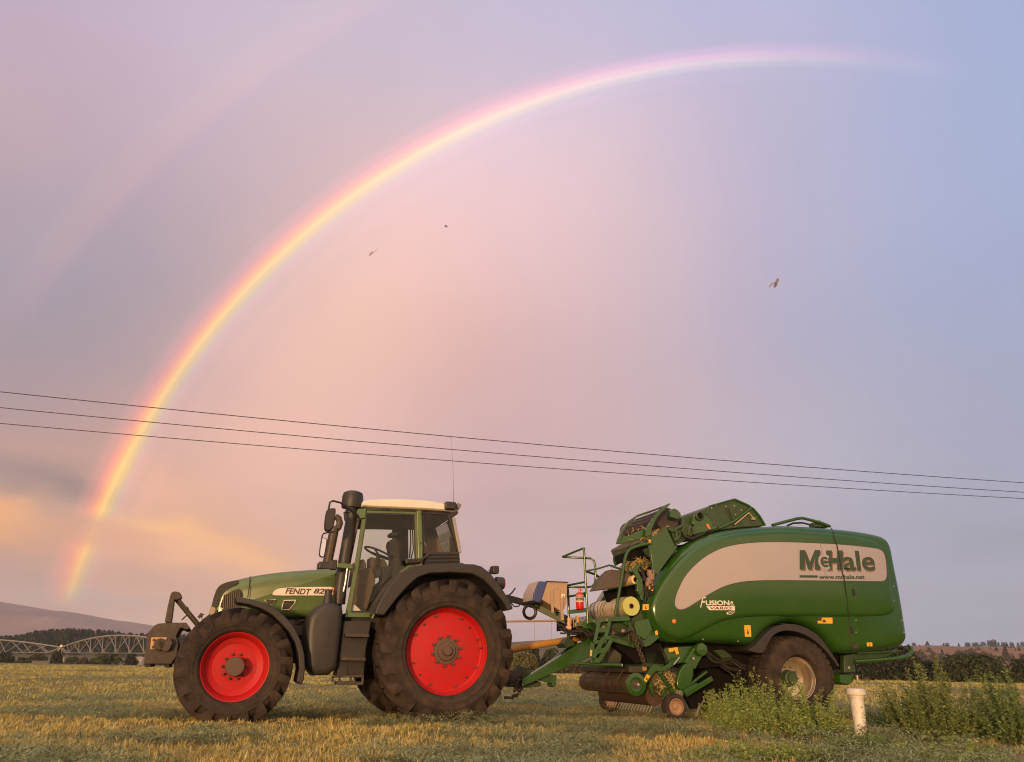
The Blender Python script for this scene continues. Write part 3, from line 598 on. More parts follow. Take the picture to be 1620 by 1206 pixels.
spots = [(1468, 1017, 1024, 'pine', 8), (1490, 1022, 1026, 'pine', 4), (1494, 1020, 1027, 'pine', 5), (1500, 1019, 1028, 'round', 9), (1518, 1020, 1027, 'pine', 5),
 (1476, 1022, 1024, 'shrub', 5), (1532, 1018, 1026, 'round', 9), (1545, 1018, 1026, 'round', 11), (1556, 1017, 1025, 'round', 9), (1567, 1015, 1025, 'round', 8), (1574, 1014, 1025, 'round', 10), (1581, 1018, 1024, 'pine', 5),
 (1587, 1018, 1026, 'pine', 5), (1591, 1019, 1029, 'pine', 6), (1595, 1020, 1032, 'pine', 7), (1602, 1018, 1028, 'round', 7), (1612, 1019, 1026, 'pine', 6), (1619, 1017, 1025, 'round', 6),
 (1492, 1030, 1040, 'pine', 6), (1476, 1033, 1046, 'shrub', 16), (1500, 1034, 1040, 'shrub', 8), (1568, 1027, 1034, 'pine', 4), (1578, 1027, 1036, 'pine', 9), (1593, 1029, 1044, 'pine', 12),
 (1608, 1029, 1036, 'pine', 4), (1614, 1027, 1036, 'pine', 7), (1520, 1030, 1040, 'shrub', 18), (1535, 1028, 1038, 'shrub', 18), (1548, 1026, 1034, 'shrub', 14), (1530, 1034, 1044, 'shrub', 22), (1552, 1034, 1044, 'shrub', 20), (1512, 1036, 1048, 'shrub', 18), (1524, 1033, 1042, 'round', 14), (1541, 1032, 1042, 'round', 16), (1556, 1033, 1043, 'shrub', 16), (1488, 1036, 1046, 'round', 10), (1600, 1036, 1046, 'shrub', 18), (1618, 1036, 1046, 'round', 12), (1572, 1036, 1046, 'shrub', 16), (1455, 1030, 1040, 'shrub', 16), (1470, 1026, 1034, 'shrub', 12), (1505, 1026, 1032, 'shrub', 12), (1557, 1031, 1036, 'pine', 4), (1497, 1046, 1053, 'pine', 4), (1604, 1040, 1048, 'shrub', 14), (1460, 1036, 1050, 'shrub', 22), (1484, 1046, 1058, 'shrub', 24), (1466, 1020, 1024, 'pine', 4), (1446, 1018, 1024, 'round', 8), (1585, 1042, 1050, 'shrub', 16), (1455, 1021, 1025, 'shrub', 6)]
def copy_tree(o, parent=None):
    c = o.copy(); COL.objects.link(c); c.parent = parent
    for ch in list(o.children): copy_tree(ch, c)
    return c
def hill_depth(py): return float(np.interp(py, [1014, 1026, 1034, 1050, 1060], [690, 690, 560, 440, 400]))
for a, t_, b, k, w in spots:
    Y = hill_depth(b); p = at_depth(a, b + 1, Y); H = (b + 1 - t_) / F_PX * Y
    if k not in protos: e = protos[k] = hill_tree(k)
    else: e = copy_tree(protos[k])
    base_h = {'pine': 10, 'round': 10.5, 'shrub': 5.4}[k]; base_w = {'pine': 5.2, 'round': 8.4, 'shrub': 10.5}[k]
    s = H / base_h * 1.15; sw = w / F_PX * Y / base_w * 1.3
    e.location = p; e.scale = (sw, sw, s); e.rotation_euler = (0, 0, rng.random() * 6.28); tag(e, HL[k], 'tree' if k != 'shrub' else 'shrub', 'trees dotted over the right hillside')

# ------------------------------------------------------------------ irrigation truss across the field
steel = mat('galvanised_steel', (.27, .24, .205), .5, .3, c2=(.20, .165, .13), scale=.6)
lit_pipe = mat('orange_lit_pipe', (.40, .25, .17), .6, .2, c2=(.28, .2, .15), scale=.6)  # orange evening light on the steel pipe is put into its colour
TW = [(-190, 1024, 262), (97, 1024.5, 190), (287, 1023, 148), (560, 1006, 104), (1010, 985, 64)]
tp = [at_depth(a, b, Y) for a, b, Y in TW]
for i in range(4):
    A, B = tp[i], tp[i + 1]; d = B - A; ln = np.linalg.norm(d[:2]); across = np.array([-d[1], d[0], 0]) / ln
    rise = [2.2, 2.2, 1.6, .7][i]; e = empty('irrigation_span', tuple(A)); s_ = np.linspace(0, 1, 25)
    top = np.array([d * q + np.array([0, 0, rise * 4 * q * (1 - q)]) for q in s_]); mbp = MB().tube(top, .16 if i < 2 else .10, 8)
    mbp.build('pipe', steel if i < 2 else lit_pipe, e)
    tag(e, ['pale arched lattice irrigation span left of the truss tower', 'pale arched lattice irrigation span between the truss tower and the tractor weight', 'arched irrigation span hidden behind the tractor', 'orange lit horizontal irrigation pipe with hanging drop tubes behind the drawbar'][i], 'irrigator', 'spans of the irrigation line')
    if i < 2:
        rod = MB(); web = MB(); nodes = np.linspace(.06, .94, 9)
        low = lambda q, s: d * q + across * s * .9 * math.sin(math.pi * min(max(q * 1.0, .04), .96)) ** .5 + np.array([0, 0, -1.15 + .0 * q])
        for s in (-1, 1):
            rod.tube([top[0] + (0, 0, -.1)] + [low(q, s) for q in nodes] + [top[-1] + (0, 0, -.1)], .055, 5)
            for j in range(len(nodes)):
                q = nodes[j] + (0 if s > 0 else .5 * (nodes[1] - nodes[0])); q = min(q, .96)
                for dq in (-.5, .5):
                    qq = min(max(q + dq * (nodes[1] - nodes[0]) * 1.0, 0.0), 1.0); tpt = d * qq + np.array([0, 0, rise * 4 * qq * (1 - qq)])
                    web.bar(low(q, s), tpt, .11, .11)
        rod.build('truss_rod', steel, e); web.build('truss_web', steel, e)
    if i == 3:
        for px__ in (843.5, 869.5):
            # drop tubes hang where the line crosses these directions
            dv = ray(px__, 985)[:2]; q = np.linalg.solve(np.array([[dv[0], -d[0]], [dv[1], -d[1]]]), A[:2])[1]
            p = d * q + np.array([0, 0, rise * 4 * q * (1 - q)])
            MB().tube([p + (0, 0, 0), p + (0, 0, .22), p + (.12, 0, .25), p + (.14, 0, .1), p + (.14, 0, -1.75)], .022, 6).build('drop_tube', steel, e)
Ttw = tp[1]; e = empty('truss_tower', (Ttw[0], Ttw[1], 0)); tag(e, 'pale steel A-frame tower standing on the field where two truss spans meet', 'tower')
d = tp[2] - tp[1]; d = d / np.linalg.norm(d); ac = np.array([-d[1], d[0], 0]); mbt = MB(); zt_ = Ttw[2]
foot = at_depth(79, 1045, 190) - Ttw; foot2 = at_depth(98.5, 1047, 192) - Ttw
mbt.bar((0, 0, zt_ + .1), (foot[0], 0, foot[2] + zt_), .16, .16); mbt.bar((0, 0, zt_ + .1), (foot2[0], foot2[1], foot2[2] + zt_), .14, .14); mbt.bar((0, 0, zt_), (1.2, 3, .6), .12, .12)
mbt.build('leg', steel, e)
MB().box(-.25, .25, -.2, .2, zt_ + .1, zt_ + .55).build('control_box', mat('pale_box', (.6, .52, .42), .6), e)
MB().box(.1, 1.5, -.6, .6, .0, 1.15).build('drive_base', mat('concrete', (.30, .22, .16), .9, c2=(.22, .16, .11), scale=2), e, bevel=.06)
p = at_depth(220, 1049, 186); e = empty('white_shed', (p[0], 186, 0)); tag(e, 'tiny pale shed on the bank behind the tractor weight', 'shed')
MB().box(-.95, .95, -.8, .8, -.2, 1.15).build('wall', mat('shed_wall', (.6, .48, .36), .8, c2=(.45, .36, .27), scale=2), e); MB().plate([(-1.1, -.95, 1.15), (1.1, -.95, 1.15), (0.0, -.95, 1.6)], 1.9).build('roof', mat('shed_roof', (.4, .32, .26), .7), e); MB().box(-.2, .25, -.84, -.79, 0, .8).build('door', mat('dark_door', (.05, .04, .03), .8), e)

# ------------------------------------------------------------------ power lines
wm = mat('power_line_wire', (.045, .035, .05), .6)
for k, (l, r_) in enumerate((((0, 620), (1620, 764)), ((0, 645), (1620, 779)), ((0, 670), (1620, 789)))):
    zz = 10.0; A, B = at_height(*l, zz), at_height(*r_, zz); d = B - A; A2, B2 = A - d * .25, B + d * .25
    s_ = np.linspace(0, 1, 61); path = [A2 + (B2 - A2) * q + np.array([0, 0, (-.5 * 4 * q * (1 - q) + .278)]) for q in s_]
    o = MB().tube(path, .017, 6).build('power_line', wm); tag(o, ['uppermost of the three dark overhead wires crossing the sky', 'middle one of the three dark overhead wires crossing the sky', 'lowest of the three dark overhead wires crossing the sky'][k], 'wire', 'overhead wires')

# ------------------------------------------------------------------ insects in the air
im = mat('insect_body', (.2, .16, .2), .7); iw = mat('insect_wing', (.25, .22, .25), .4)
def insect(px, py, L_, tilt, label, Y=4.0, fat=1.0):
    p = at_depth(px, py, Y); e = empty('flying_insect', tuple(p)); e.rotation_euler = (0, -tilt, .3); tag(e, label, 'insect', 'insects in the air')
    MB().lathe([(.0002, -.5 * L_), (.09 * fat * L_, -.38 * L_), (.13 * fat * L_, -.1 * L_), (.08 * fat * L_, .1 * L_), (.11 * fat * L_, .25 * L_), (.07 * fat * L_, .45 * L_), (.0002, .5 * L_)], (0, 0, 0), 'x', 10).build('body', im, e)
    for s in (-1, 1): MB().add([(.1 * L_, 0, .1 * L_), (-.45 * L_, s * .32 * fat * L_, .22 * fat * L_), (-.35 * L_, s * .5 * fat * L_, .26 * fat * L_), (.05 * L_, s * .35 * fat * L_, .2 * fat * L_)], [(0, 1, 2, 3)]).build('wing', iw, e)
insect(1228, 448, .058, 1.1, 'largest dark insect flying in the open blue sky at the right', 3.2)
insect(706, 359, .022, .2, 'tiny dark insect flying under the rainbow', 3.6)
im = mat('pale_insect', (.62, .46, .44), .9); iw = im
insect(590, 400, .065, .9, 'long pale slender insect flying left of the tiny dark one', 3.6, .32)
# ------------------------------------------------------------------ tractor
TH = R(19.5); TO = np.array([-.752, 11.40, 0]) + 1.25 * np.array([-math.sin(TH), math.cos(TH), 0])
TF = Frame(TO, TH)
tr = empty('tractor', tuple(TO), TH); tag(tr, 'green farm tractor with red wheel rims and a white cab roof parked on the stubble', 'tractor')
g_tr = mat('tractor_green', (.070, .118, .032), .34, c2=(.085, .145, .042), scale=1.4, amount=.8, coat=.25, dust=(.19, .16, .085), dust_amt=.30, bump=.02)
blk = mat('black_plastic', (.019, .017, .016), .5, c2=(.029, .024, .020), scale=3, amount=.8, dust=(.10, .07, .045), dust_amt=.15, bump=.05, bscale=30)
drk = mat('dark_chassis', (.013, .011, .010), .7, c2=(.026, .020, .016), scale=4, dust=(.09, .064, .042), dust_amt=.25)
iron = mat('dark_iron', (.038, .029, .022), .55, .2, c2=(.065, .045, .03), scale=5, dust=(.14, .095, .058), dust_amt=.36)
rub = mat('tyre_rubber', (.020, .016, .014), .85, c2=(.044, .031, .023), scale=2.6, amount=.9, dust=(.115, .076, .052), dust_amt=.42, bump=.22, bscale=20, spec=.2)
red = mat('red_rim_paint', (.46, .006, .009), .55, c2=(.36, .008, .009), scale=2.2, dust=(.20, .045, .025), dust_amt=.42, spec=.3, bump=.03)
hubm = mat('hub_iron', (.11, .065, .042), .75, c2=(.07, .042, .03), scale=14, bump=.3, bscale=60)
white = mat('white_roof', (.74, .68, .58), .45, c2=(.64, .56, .45), scale=2.5, dust=(.4, .3, .2), dust_amt=.2)
cream = mat('cream_decal', (.68, .60, .50), .5); dkd = mat('dark_decal', (.05, .03, .022), .5)
chrome = mat('worn_steel', (.55, .48, .40), .3, .8, c2=(.4, .32, .25), scale=12)
def P(fn, y, pts, F=None): F = F or TF; return [F(*fn(a, b), y) for a, b in pts]
def px1(x, y): return x, y
def glass_mat(name, tint):
    m = bpy.data.materials.new(name); m.use_nodes = True; nt = m.node_tree; nt.nodes.clear()
    o = nt.nodes.new('ShaderNodeOutputMaterial'); t_ = nt.nodes.new('ShaderNodeBsdfTransparent'); t_.inputs[0].default_value = (*tint, 1)
    g = nt.nodes.new('ShaderNodeBsdfGlossy'); g.inputs['Roughness'].default_value = .03; fr = nt.nodes.new('ShaderNodeFresnel'); fr.inputs[0].default_value = 1.45
    mx = nt.nodes.new('ShaderNodeMixShader'); nt.links.new(fr.outputs[0], mx.inputs[0]); nt.links.new(t_.outputs[0], mx.inputs[1]); nt.links.new(g.outputs[0], mx.inputs[2]); nt.links.new(mx.outputs[0], o.inputs[0]); return m
glass = glass_mat('tinted_glass', (.84, .90, .84))

def tyre_mb(Rt, rin, w, nl, lug, pitch_len=1.55, wl=.19, drop=.115):
    mb = MB(); rc = Rt - lug; h = w / 2
    half = [(rin, -.62 * h), (rin + .012, -.80 * h), (rin + .035, -.90 * h), (rin + .045, -.93 * h), (rin + .052, -.925 * h), (rin + .09, -.975 * h), (rin + .096, -.992 * h), (rin + .106, -.992 * h), (rin + .112, -.982 * h), ((rin + rc) / 2, -1.0 * h), ((rin + rc) / 2 + .012, -1.012 * h), ((rin + rc) / 2 + .02, -1.0 * h), (rc - .13, -.97 * h), (rc - .07, -.90 * h), (rc - .028, -.76 * h), (rc - .006, -.45 * h), (rc, 0)]
    mb.lathe(half + [(r, -y) for r, y in half[-2::-1]], n=72); p_ = 2 * math.pi / nl
    for s in (-1, 1):
        for i in range(nl):
            a0 = p_ * (i + (.5 if s > 0 else 0)); secs = []
            for t_, yy, rt, rb in ((0, .0, Rt - .004, rc - .03), (.25, .26, Rt - .002, rc - .03), (.5, .50, Rt - .006, rc - .03), (.75, .74, Rt - .016, rc - .045), (.93, .95, Rt - .022, rc - .09), (1.0, 1.005, Rt - .045, rc - .10), (1.04, 1.02, Rt - drop, rc - drop - .02)):
                a = a0 + p_ * pitch_len * (t_ ** 1.15) * .62; hw = p_ * wl * (1.0 - .12 * t_); y = s * yy * h + (.02 * h * -s if t_ == 0 else 0)
                for r, k in ((rb, 1.25), (rt, 1.0)):
                    for q in (-1, 1): secs.append((r * math.cos(a + q * hw * k), y, r * math.sin(a + q * hw * k)))
            fs = []
            for j in range(6):
                b0, b1 = j * 4, j * 4 + 4
                fs += [(b0 + 2, b0 + 3, b1 + 3, b1 + 2), (b0, b0 + 2, b1 + 2, b1), (b0 + 1, b1 + 1, b1 + 3, b0 + 3)]
            fs += [(0, 1, 3, 2), (24, 26, 27, 25)]; mb.add(secs, fs)
    return mb
def tractor_wheel(kind, at, near=True, src=None):
    e = empty('wheel', tuple(at), 0 if near else math.pi, tr)
    if src is not None:
        for ch in src.children:
            c = ch.copy(); COL.objects.link(c); c.parent = e
        return e
    bolts = MB(); hub = MB(); rim = MB()
    if kind == 'rear':
        Rt, w, ro = .955, .64, .566; tyre_mb(Rt, .555, w, 20, .060).build('tyre', rub, e, angle=40)
        y0 = -.235
        prof = [(.545, .30), (.545, .10), (.552, y0 + .05), (.575, y0 + .02), (.588, y0 - .004), (.582, y0 - .012), (.562, y0 - .006), (.548, y0 + .03), (.538, y0 + .055), (.530, y0 + .062), (.522, y0 + .10), (.500, y0 + .118), (.47, y0 + .112), (.30, y0 + .085), (.165, y0 + .075), (.0001, y0 + .075)]
        rim.lathe(prof, n=72); yd = y0 + .07
        hub.lathe([(.175, yd), (.172, yd - .012), (.128, yd - .018), (.122, yd - .045), (.118, yd - .05), (.065, yd - .052), (.062, yd - .10), (.052, yd - .112), (.0001, yd - .112)], n=36)
        for k in range(10): a = 2 * math.pi * k / 10 + .2; hub.lathe([(.020, yd), (.020, yd - .03), (.013, yd - .036), (.013, yd - .05), (.0001, yd - .05)], (.195 * math.cos(a), 0, .195 * math.sin(a)), 'y', 6)
        for k in range(8):
            a = 2 * math.pi * k / 8 + .35; bolts.lathe([(.017, y0 + .125), (.017, y0 + .085), (.010, y0 + .08), (.010, y0 + .06), (.0001, y0 + .06)], (.475 * math.cos(a), 0, .475 * math.sin(a)), 'y', 6)
    else:
        Rt, w = .716, .52; tyre_mb(Rt, .402, w, 18, .052).build('tyre', rub, e, angle=40); y0 = -.19
        prof = [(.392, .2), (.392, .06), (.402, y0 + .04), (.412, y0 + .015), (.420, y0 - .002), (.414, y0 - .010), (.398, y0 - .002), (.385, y0 + .03), (.372, y0 + .045), (.362, y0 + .085), (.345, y0 + .12), (.27, y0 + .15), (.18, y0 + .145), (.0001, y0 + .145)]
        rim.lathe(prof, n=72); yd = y0 + .145
        hub.lathe([(.118, yd), (.115, yd - .16), (.108, yd - .17), (.06, yd - .172), (.0001, yd - .172)], n=40)
        for k in range(10): a = 2 * math.pi * k / 10 + .2; bolts.lathe([(.018, yd + .01), (.018, yd - .03), (.012, yd - .035), (.012, yd - .05), (.0001, yd - .05)], (.152 * math.cos(a), 0, .152 * math.sin(a)), 'y', 6)
    if kind == 'rear':
        hm_ = MB()
        for k in range(4): a = 2 * math.pi * k / 4 + .75; hm_.lathe([(.0001, y0 + .098), (.016, y0 + .098)], (.46 * math.cos(a), 0, .46 * math.sin(a)), 'y', 10)
        hm_.build('rim_holes', drk, e); MB().tube([(.50, y0 + .11, .05), (.50, y0 + .05, .05)], .009, 6).build('valve', drk, e)
    rim.build('rim', red, e, angle=25); hub.build('hub', hubm, e); bolts.build('bolts', hubm, e); return e
cR = TF(710.5, 1026.5, -1.25); cF = TF(371.5, 1058.5, -1.20)
zR, zF = .895, .652
xR, xF = cR[0], cF[0]
w1 = tractor_wheel('rear', (xR, -.93, zR)); w2 = tractor_wheel('rear', (xR, .93, zR), False, w1)
w3 = tractor_wheel('front', (xF, -.94, zF)); w4 = tractor_wheel('front', (xF, .94, zF), False, w3)
w3.rotation_euler = (0, .2, 0)
MB().tube([(xR, -.7, zR), (xR, .7, zR)], .16, 16).build('rear_axle', drk, tr); mb = MB().tube([(xF, -.75, zF), (xF, .75, zF)], .10, 12); mb.box(xF - .12, xF + .12, -.75, -.6, zF - .16, zF + .2); mb.box(xF - .12, xF + .12, .6, .75, zF - .16, zF + .2); mb.build('front_axle', drk, tr, bevel=.02)
# chassis, engine block
mb = MB(); a = P(t1, -.30, [(330, 640), (940, 640), (940, 860), (640, 880), (330, 800)]); mb.plate(a, .60)
a = P(t2, -.35, [(150, 640), (700, 600), (760, 700), (700, 860), (300, 880), (150, 860)]); mb.plate(a, .70); mb.build('chassis', drk, tr, bevel=.03)
mb = MB()
for i in range(14):
    p0 = TF(*t1(random.uniform(580, 800), random.uniform(665, 800)), -.32); q = p0 + np.array([random.uniform(-.3, .3), random.uniform(-.06, .0), random.uniform(-.22, .22)])
    mb.tube([p0, (p0 + q) / 2 + np.array([0, -.06, .05]), q], random.uniform(.010, .03), 7)
for i in range(5): p0 = TF(*t1(600 + 40 * i, 690 + 25 * (i % 3)), -.34); mb.box(p0[0] - .06, p0[0] + .06, -.40, -.3, p0[2] - .07, p0[2] + .06)
mb.build('engine_lines', iron, tr, bevel=.008)
# hood
hood_px = [(330, 645), (346, 590), (358, 545), (372, 506), (396, 487), (440, 477), (528, 456), (620, 441), (720, 430), (860, 421), (962, 416), (975, 640), (800, 656), (600, 655), (470, 650)]
hz_ = P(t1, -.44, hood_px); poly = chaikin([(p[0], p[2]) for p in hz_[:11]], 1, False) + [np.array((p[0], p[2])) for p in hz_[11:]]
mb = MB(); n = len(poly); xs = [p[0] for p in poly]; xmin, xmax = min(xs), max(xs)
def hw(x): q = (x - xmin) / (xmax - xmin); return .30 + .15 * min(1, q * 2.6) ** .6
rings = []
for d, f in ((.16, -.55), (.09, -.80), (.045, -.92), (.015, -.985), (.0, -1.0)): pass
lv = [(.14, -.80), (.075, -.91), (.03, -.975), (0.004, -1.0)]
# the hood skin: a half section mirrored, edges rounded
vs = []; fs = []
ring_defs = [(0.0, .50), (.004, .78), (.028, .90), (.065, .965), (.12, 1.0)]
for d, f in ring_defs: vs += [(q[0], -hw(q[0]) * f, q[1]) for q in inset(poly, d)]
R_ = len(ring_defs)
for d, f in ring_defs[::-1]: vs += [(q[0], hw(q[0]) * f, q[1]) for q in inset(poly, d)]
tot = 2 * R_
fs = [(i * n + k, i * n + (k + 1) % n, ((i + 1) % tot) * n + (k + 1) % n, ((i + 1) % tot) * n + k) for i in range(R_ - 1) for k in range(n)]
fs += [((R_ + i) * n + k, (R_ + i) * n + (k + 1) % n, (R_ + i + 1) * n + (k + 1) % n, (R_ + i + 1) * n + k) for i in range(R_ - 1) for k in range(n)]
fs += [(k, (k + 1) % n, (tot - 1) * n + (k + 1) % n, (tot - 1) * n + k) for k in range(n)]
fs += [tuple((R_ - 1) * n + k for k in range(n)), tuple(R_ * n + k for k in range(n))]
mb.add(vs, fs); mb.build('hood', g_tr, tr, angle=32)
def on_hood(fn, pts, off=.006):             # points laid on the hood's side
    out = []
    for a, b in pts:
        y = -.44
        for _ in range(3): q = TF(*fn(a, b), y); y = -hw(q[0]) - off
        out.append(TF(*fn(a, b), y))
    return out
def hood_plate(name, fn, pts, m, off=.006, parent=tr, smooth=1): q = on_hood(fn, [tuple(p) for p in chaikin(pts, smooth)] if smooth else pts, off); return MB().plate(q, .012 + off).build(name, m, parent)
gr = hood_plate('grille', t1, [(384, 612), (392, 580), (408, 552), (440, 528), (490, 514), (486, 600), (470, 618)], drk, .008)
mb = MB()
for i in range(9): x_ = 402 + i * 9.5; q = on_hood(t1, [(x_, 612), (x_ + 3, 545 - i * 2.6)], .013); mb.bar(q[0], q[1], .012, .012)
mb.build('grille_bars', iron, gr)
hood_plate('nose_panel', t1, [(346, 604), (354, 566), (364, 535), (380, 507), (405, 490), (440, 481), (478, 474), (468, 496), (436, 508), (406, 532), (386, 566), (372, 608)], drk, .010)
hood_plate('headlight', t1, [(334, 642), (336, 606), (362, 604), (366, 620), (356, 640)], mat('dirty_lens', (.26, .19, .12), .25, c2=(.16, .12, .08), scale=20), .01)
q = on_hood(t1, [(530, 457), (527, 500), (518, 560)], .005); MB().tube(q, .006, 6).build('hood_seam', drk, tr)
dc = hood_plate('decal', t1, [(633, 545), (648, 522), (680, 513), (800, 509), (948, 508), (948, 550), (780, 549), (650, 550)], cream, .010)
def on_decal(x0, x1, yb, yt): a = on_hood(t1, [(x0, yb), (x1, yt)], .013); return a[0][0], a[1][0], a[0][2], a[1][2], min(a[0][1], a[1][1]) - .002
x0, x1, z0, z1, yy = on_decal(697, 822, 541, 519); text_mb('FENDT', x0, x1, z0, z1, yy, bold=.022, shear=.22).build('lettering', dkd, dc)
x0, x1, z0, z1, yy = on_decal(832, 912, 540, 519); text_mb('820', x0, x1, z0, z1, yy, bold=.022, shear=.22).build('lettering', dkd, dc)
x0, x1, z0, z1, yy = on_decal(917, 944, 540, 516); text_mb('V', x0, x1, z0, z1, yy, bold=.03, shear=.2).build('lettering', mat('red_decal', (.5, .06, .04), .5), dc)
for pts in ([(597, 571), (652, 568), (648, 580), (634, 594), (614, 590)], [(690, 571), (748, 570), (744, 586), (716, 618), (678, 619), (682, 596)]):
    v_ = hood_plate('vent', t1, pts, cream, .008, smooth=0); cx_ = np.mean([p[0] for p in pts]); cy_ = np.mean([p[1] for p in pts])
    hood_plate('vent_opening', t1, [(cx_ + (a - cx_) * .86, cy_ + (b - cy_) * .84) for a, b in pts], drk, .012, v_, 0)
    mb = MB(); ys = [p[1] for p in pts]
    for i in range(4):
        yb = min(ys) + (max(ys) - min(ys)) * (i + .7) / 4.6; l = cx_ - 22 if i < 3 else cx_ - 27; q = on_hood(t1, [(l, yb), (cx_ + 22 - 5 * i, yb)], .016); mb.bar(q[0], q[1], .006, .010)
    mb.build('vent_slats', iron, v_)
# front mudguard
fo = [(455, 562), (480, 556), (540, 568), (595, 585), (650, 614), (700, 652), (742, 705), (772, 765), (789, 830), (793, 890), (787, 945), (778, 976), (752, 962), (764, 900), (760, 835), (744, 775), (716, 726), (676, 682), (632, 640), (580, 612), (520, 592), (468, 584)]
for nm_, yy in (('mudguard', -1.17),):
    a = P(t1, yy, fo); MB().plate(a, .50).build('mudguard', blk, tr, bevel=.015)
    MB().plate([p + np.array([0, 1.84, 0]) for p in a], .50).build('mudguard', blk, tr, bevel=.015)
q = [TF(*t1(700, 690), -.8), TF(*t1(690, 760), -.5), TF(*t1(640, 800), -.3)]; MB().tube(q, .025, 8).build('mudguard_bracket', drk, tr)
# fuel tank
tk = chaikin([(806, 658), (832, 622), (868, 592), (900, 580), (945, 585), (972, 606), (976, 640), (960, 790), (944, 926), (800, 934), (796, 760)], 1)
a = [(p[0], p[2]) for p in P(t1, -1.0, [tuple(p) for p in tk])]; mb = MB(); pillow(mb, a, [(.05, -.42), (0, -.48), (0, -.92), (.012, -.965), (.04, -.99), (.09, -1.0)]); tank = mb.build('fuel_tank', blk, tr, angle=50)
p0, p1 = TF(*t1(898, 590), -.80), TF(*t1(896, 528), -.80); MB().lathe([(.0001, 0), (.066, 0), (.058, .09), (.05, .11), (.052, .19), (.0001, .195)], (p0[0], p0[1], p0[2]), 'z', 20).build('filler_neck', blk, tank)
# access steps
mb = MB(); a = P(t2, -.88, [(192, 672), (325, 672), (300, 800), (286, 932), (160, 932), (175, 800)]); mb.plate(a, .40); st = mb.build('step_housing', blk, tr, bevel=.012)
for (a0, a1) in (((200, 735), (314, 728)), ((180, 848), (298, 840)), ((158, 964), (286, 960))):
    pa, pb_ = TF(*t2(*a0), -1.02), TF(*t2(*a1), -1.02); mb = MB(); mb.add([], []); mb.box(pa[0], pb_[0], -1.04, -.82, pa[2] - .03, pa[2] + .012); mb.build('step', iron, tr, bevel=.006)
mb = MB()
for a0, a1 in (((140, 935), (140, 962)), ((172, 935), (172, 962)), ((225, 935), (225, 962)), ((282, 930), (282, 962))): mb.bar(TF(*t2(*a0), -1.0), TF(*t2(*a1), -1.0), .02, .03)
mb.bar(TF(*t2(135, 937), -1.0), TF(*t2(285, 933), -1.0), .02, .03); mb.build('step_frame', iron, tr)
p0 = TF(*t2(258, 838), -.90); MB().box(p0[0] - .12, p0[0] + .10, -.93, -.88, p0[2] - .24, p0[2] - .02).build('step_panel', drk, tr, bevel=.01)
# rear fenders
fp = [(385, 645), (340, 640), (352, 600), (385, 540), (425, 482), (470, 435), (530, 408), (600, 399), (720, 397), (815, 400), (850, 410), (890, 440), (940, 503), (985, 572), (1003, 612), (975, 622), (952, 580), (905, 522), (858, 474), (805, 447), (700, 440), (600, 445), (545, 465), (495, 510), (450, 560), (412, 610)]
a = P(t2, -1.24, fp); fen = MB().plate(a, .66).build('fender', blk, tr, bevel=.022); fen2 = MB().plate([p + np.array([0, 1.82, 0]) for p in a], .66).build('fender', blk, tr, bevel=.022)
# inner fender wall (green edge beside the door)
ia = P(t2, -.74, [(322, 700), (338, 640), (362, 600), (402, 540), (448, 480), (500, 430), (560, 402), (760, 395), (880, 470), (930, 560), (930, 700), (700, 760), (420, 760)]); MB().plate(ia, .06).build('inner_fender', drk, tr)
MB().tube(P(t2, -1.1, [(328, 660), (345, 622), (380, 560), (420, 500), (462, 455), (515, 420), (565, 404)]), .016, 8).build('fender_edge', g_tr, tr)
lp = TF(*t2(911, 430), -1.05); MB().box(lp[0] - .05, lp[0] + .05, -1.12, -.98, lp[2] - .05, lp[2] + .06).build('work_light', blk, tr, bevel=.015); MB().tube([TF(*t2(893, 448), -1.05), TF(*t2(884, 428), -1.05), TF(*t2(900, 424), -1.05)], .010, 7).build('light_bracket', blk, tr)
p0, p1 = TF(*t2(915, 490), -1.08), TF(*t2(952, 492), -1.08); MB().tube([p0, p1], .088, 24).build('tail_lamp', blk, tr, bevel=.01); MB().tube([p1 + (.0, 0, 0), p1 + (.012, 0, 0)], .075, 24).build('tail_lens', mat('red_lens', (.35, .02, .015), .2), tr)
# cab: pillars and frames
YC = -.80
def pillar(name, fn, a, b, y, w, h, m=g_tr, yb=None, parent=tr):
    return MB().bar(TF(*fn(*a), y), TF(*fn(*b), y if yb is None else yb), w, h, (1, 0, 0)).build(name, m, parent, bevel=.012)
door_out = [(200, 640), (232, 470), (262, 300), (284, 140), (560, 142), (556, 420)]
fr_o = P(t2, YC, [(196, 650), (215, 560), (240, 420), (266, 270), (284, 130), (560, 138), (700, 146), (718, 175), (745, 350), (580, 350), (566, 395), (525, 408), (470, 436), (420, 490), (375, 560), (340, 628), (330, 652)])
fr_i = P(t2, YC, [(226, 630), (240, 540), (262, 400), (284, 270), (302, 156), (530, 160), (534, 160), (534, 160), (536, 380), (536, 380), (530, 385), (505, 402), (462, 432), (405, 492), (365, 555), (330, 622), (325, 632)])
def strip_frame(name, outer, inner, dy, m):   # closed frame between two outlines
    n = len(outer); mb = MB(); a = outer + inner; b = [p + np.array([0, dy, 0]) for p in a]; V = a + b; f = []
    for i in range(n):
        j = (i + 1) % n; f += [(i, j, n + j, n + i), (2 * n + i, 3 * n + i, 3 * n + j, 2 * n + j), (i, 2 * n + i, 2 * n + j, j), (n + i, n + j, 3 * n + j, 3 * n + i)]
    return mb.add(V, f).build(name, m, tr)
d_o = P(t2, YC, [(200, 652), (218, 560), (243, 420), (268, 270), (288, 132), (420, 134), (556, 138), (558, 300), (560, 396), (520, 408), (470, 436), (420, 492), (375, 562), (342, 628), (332, 654)])
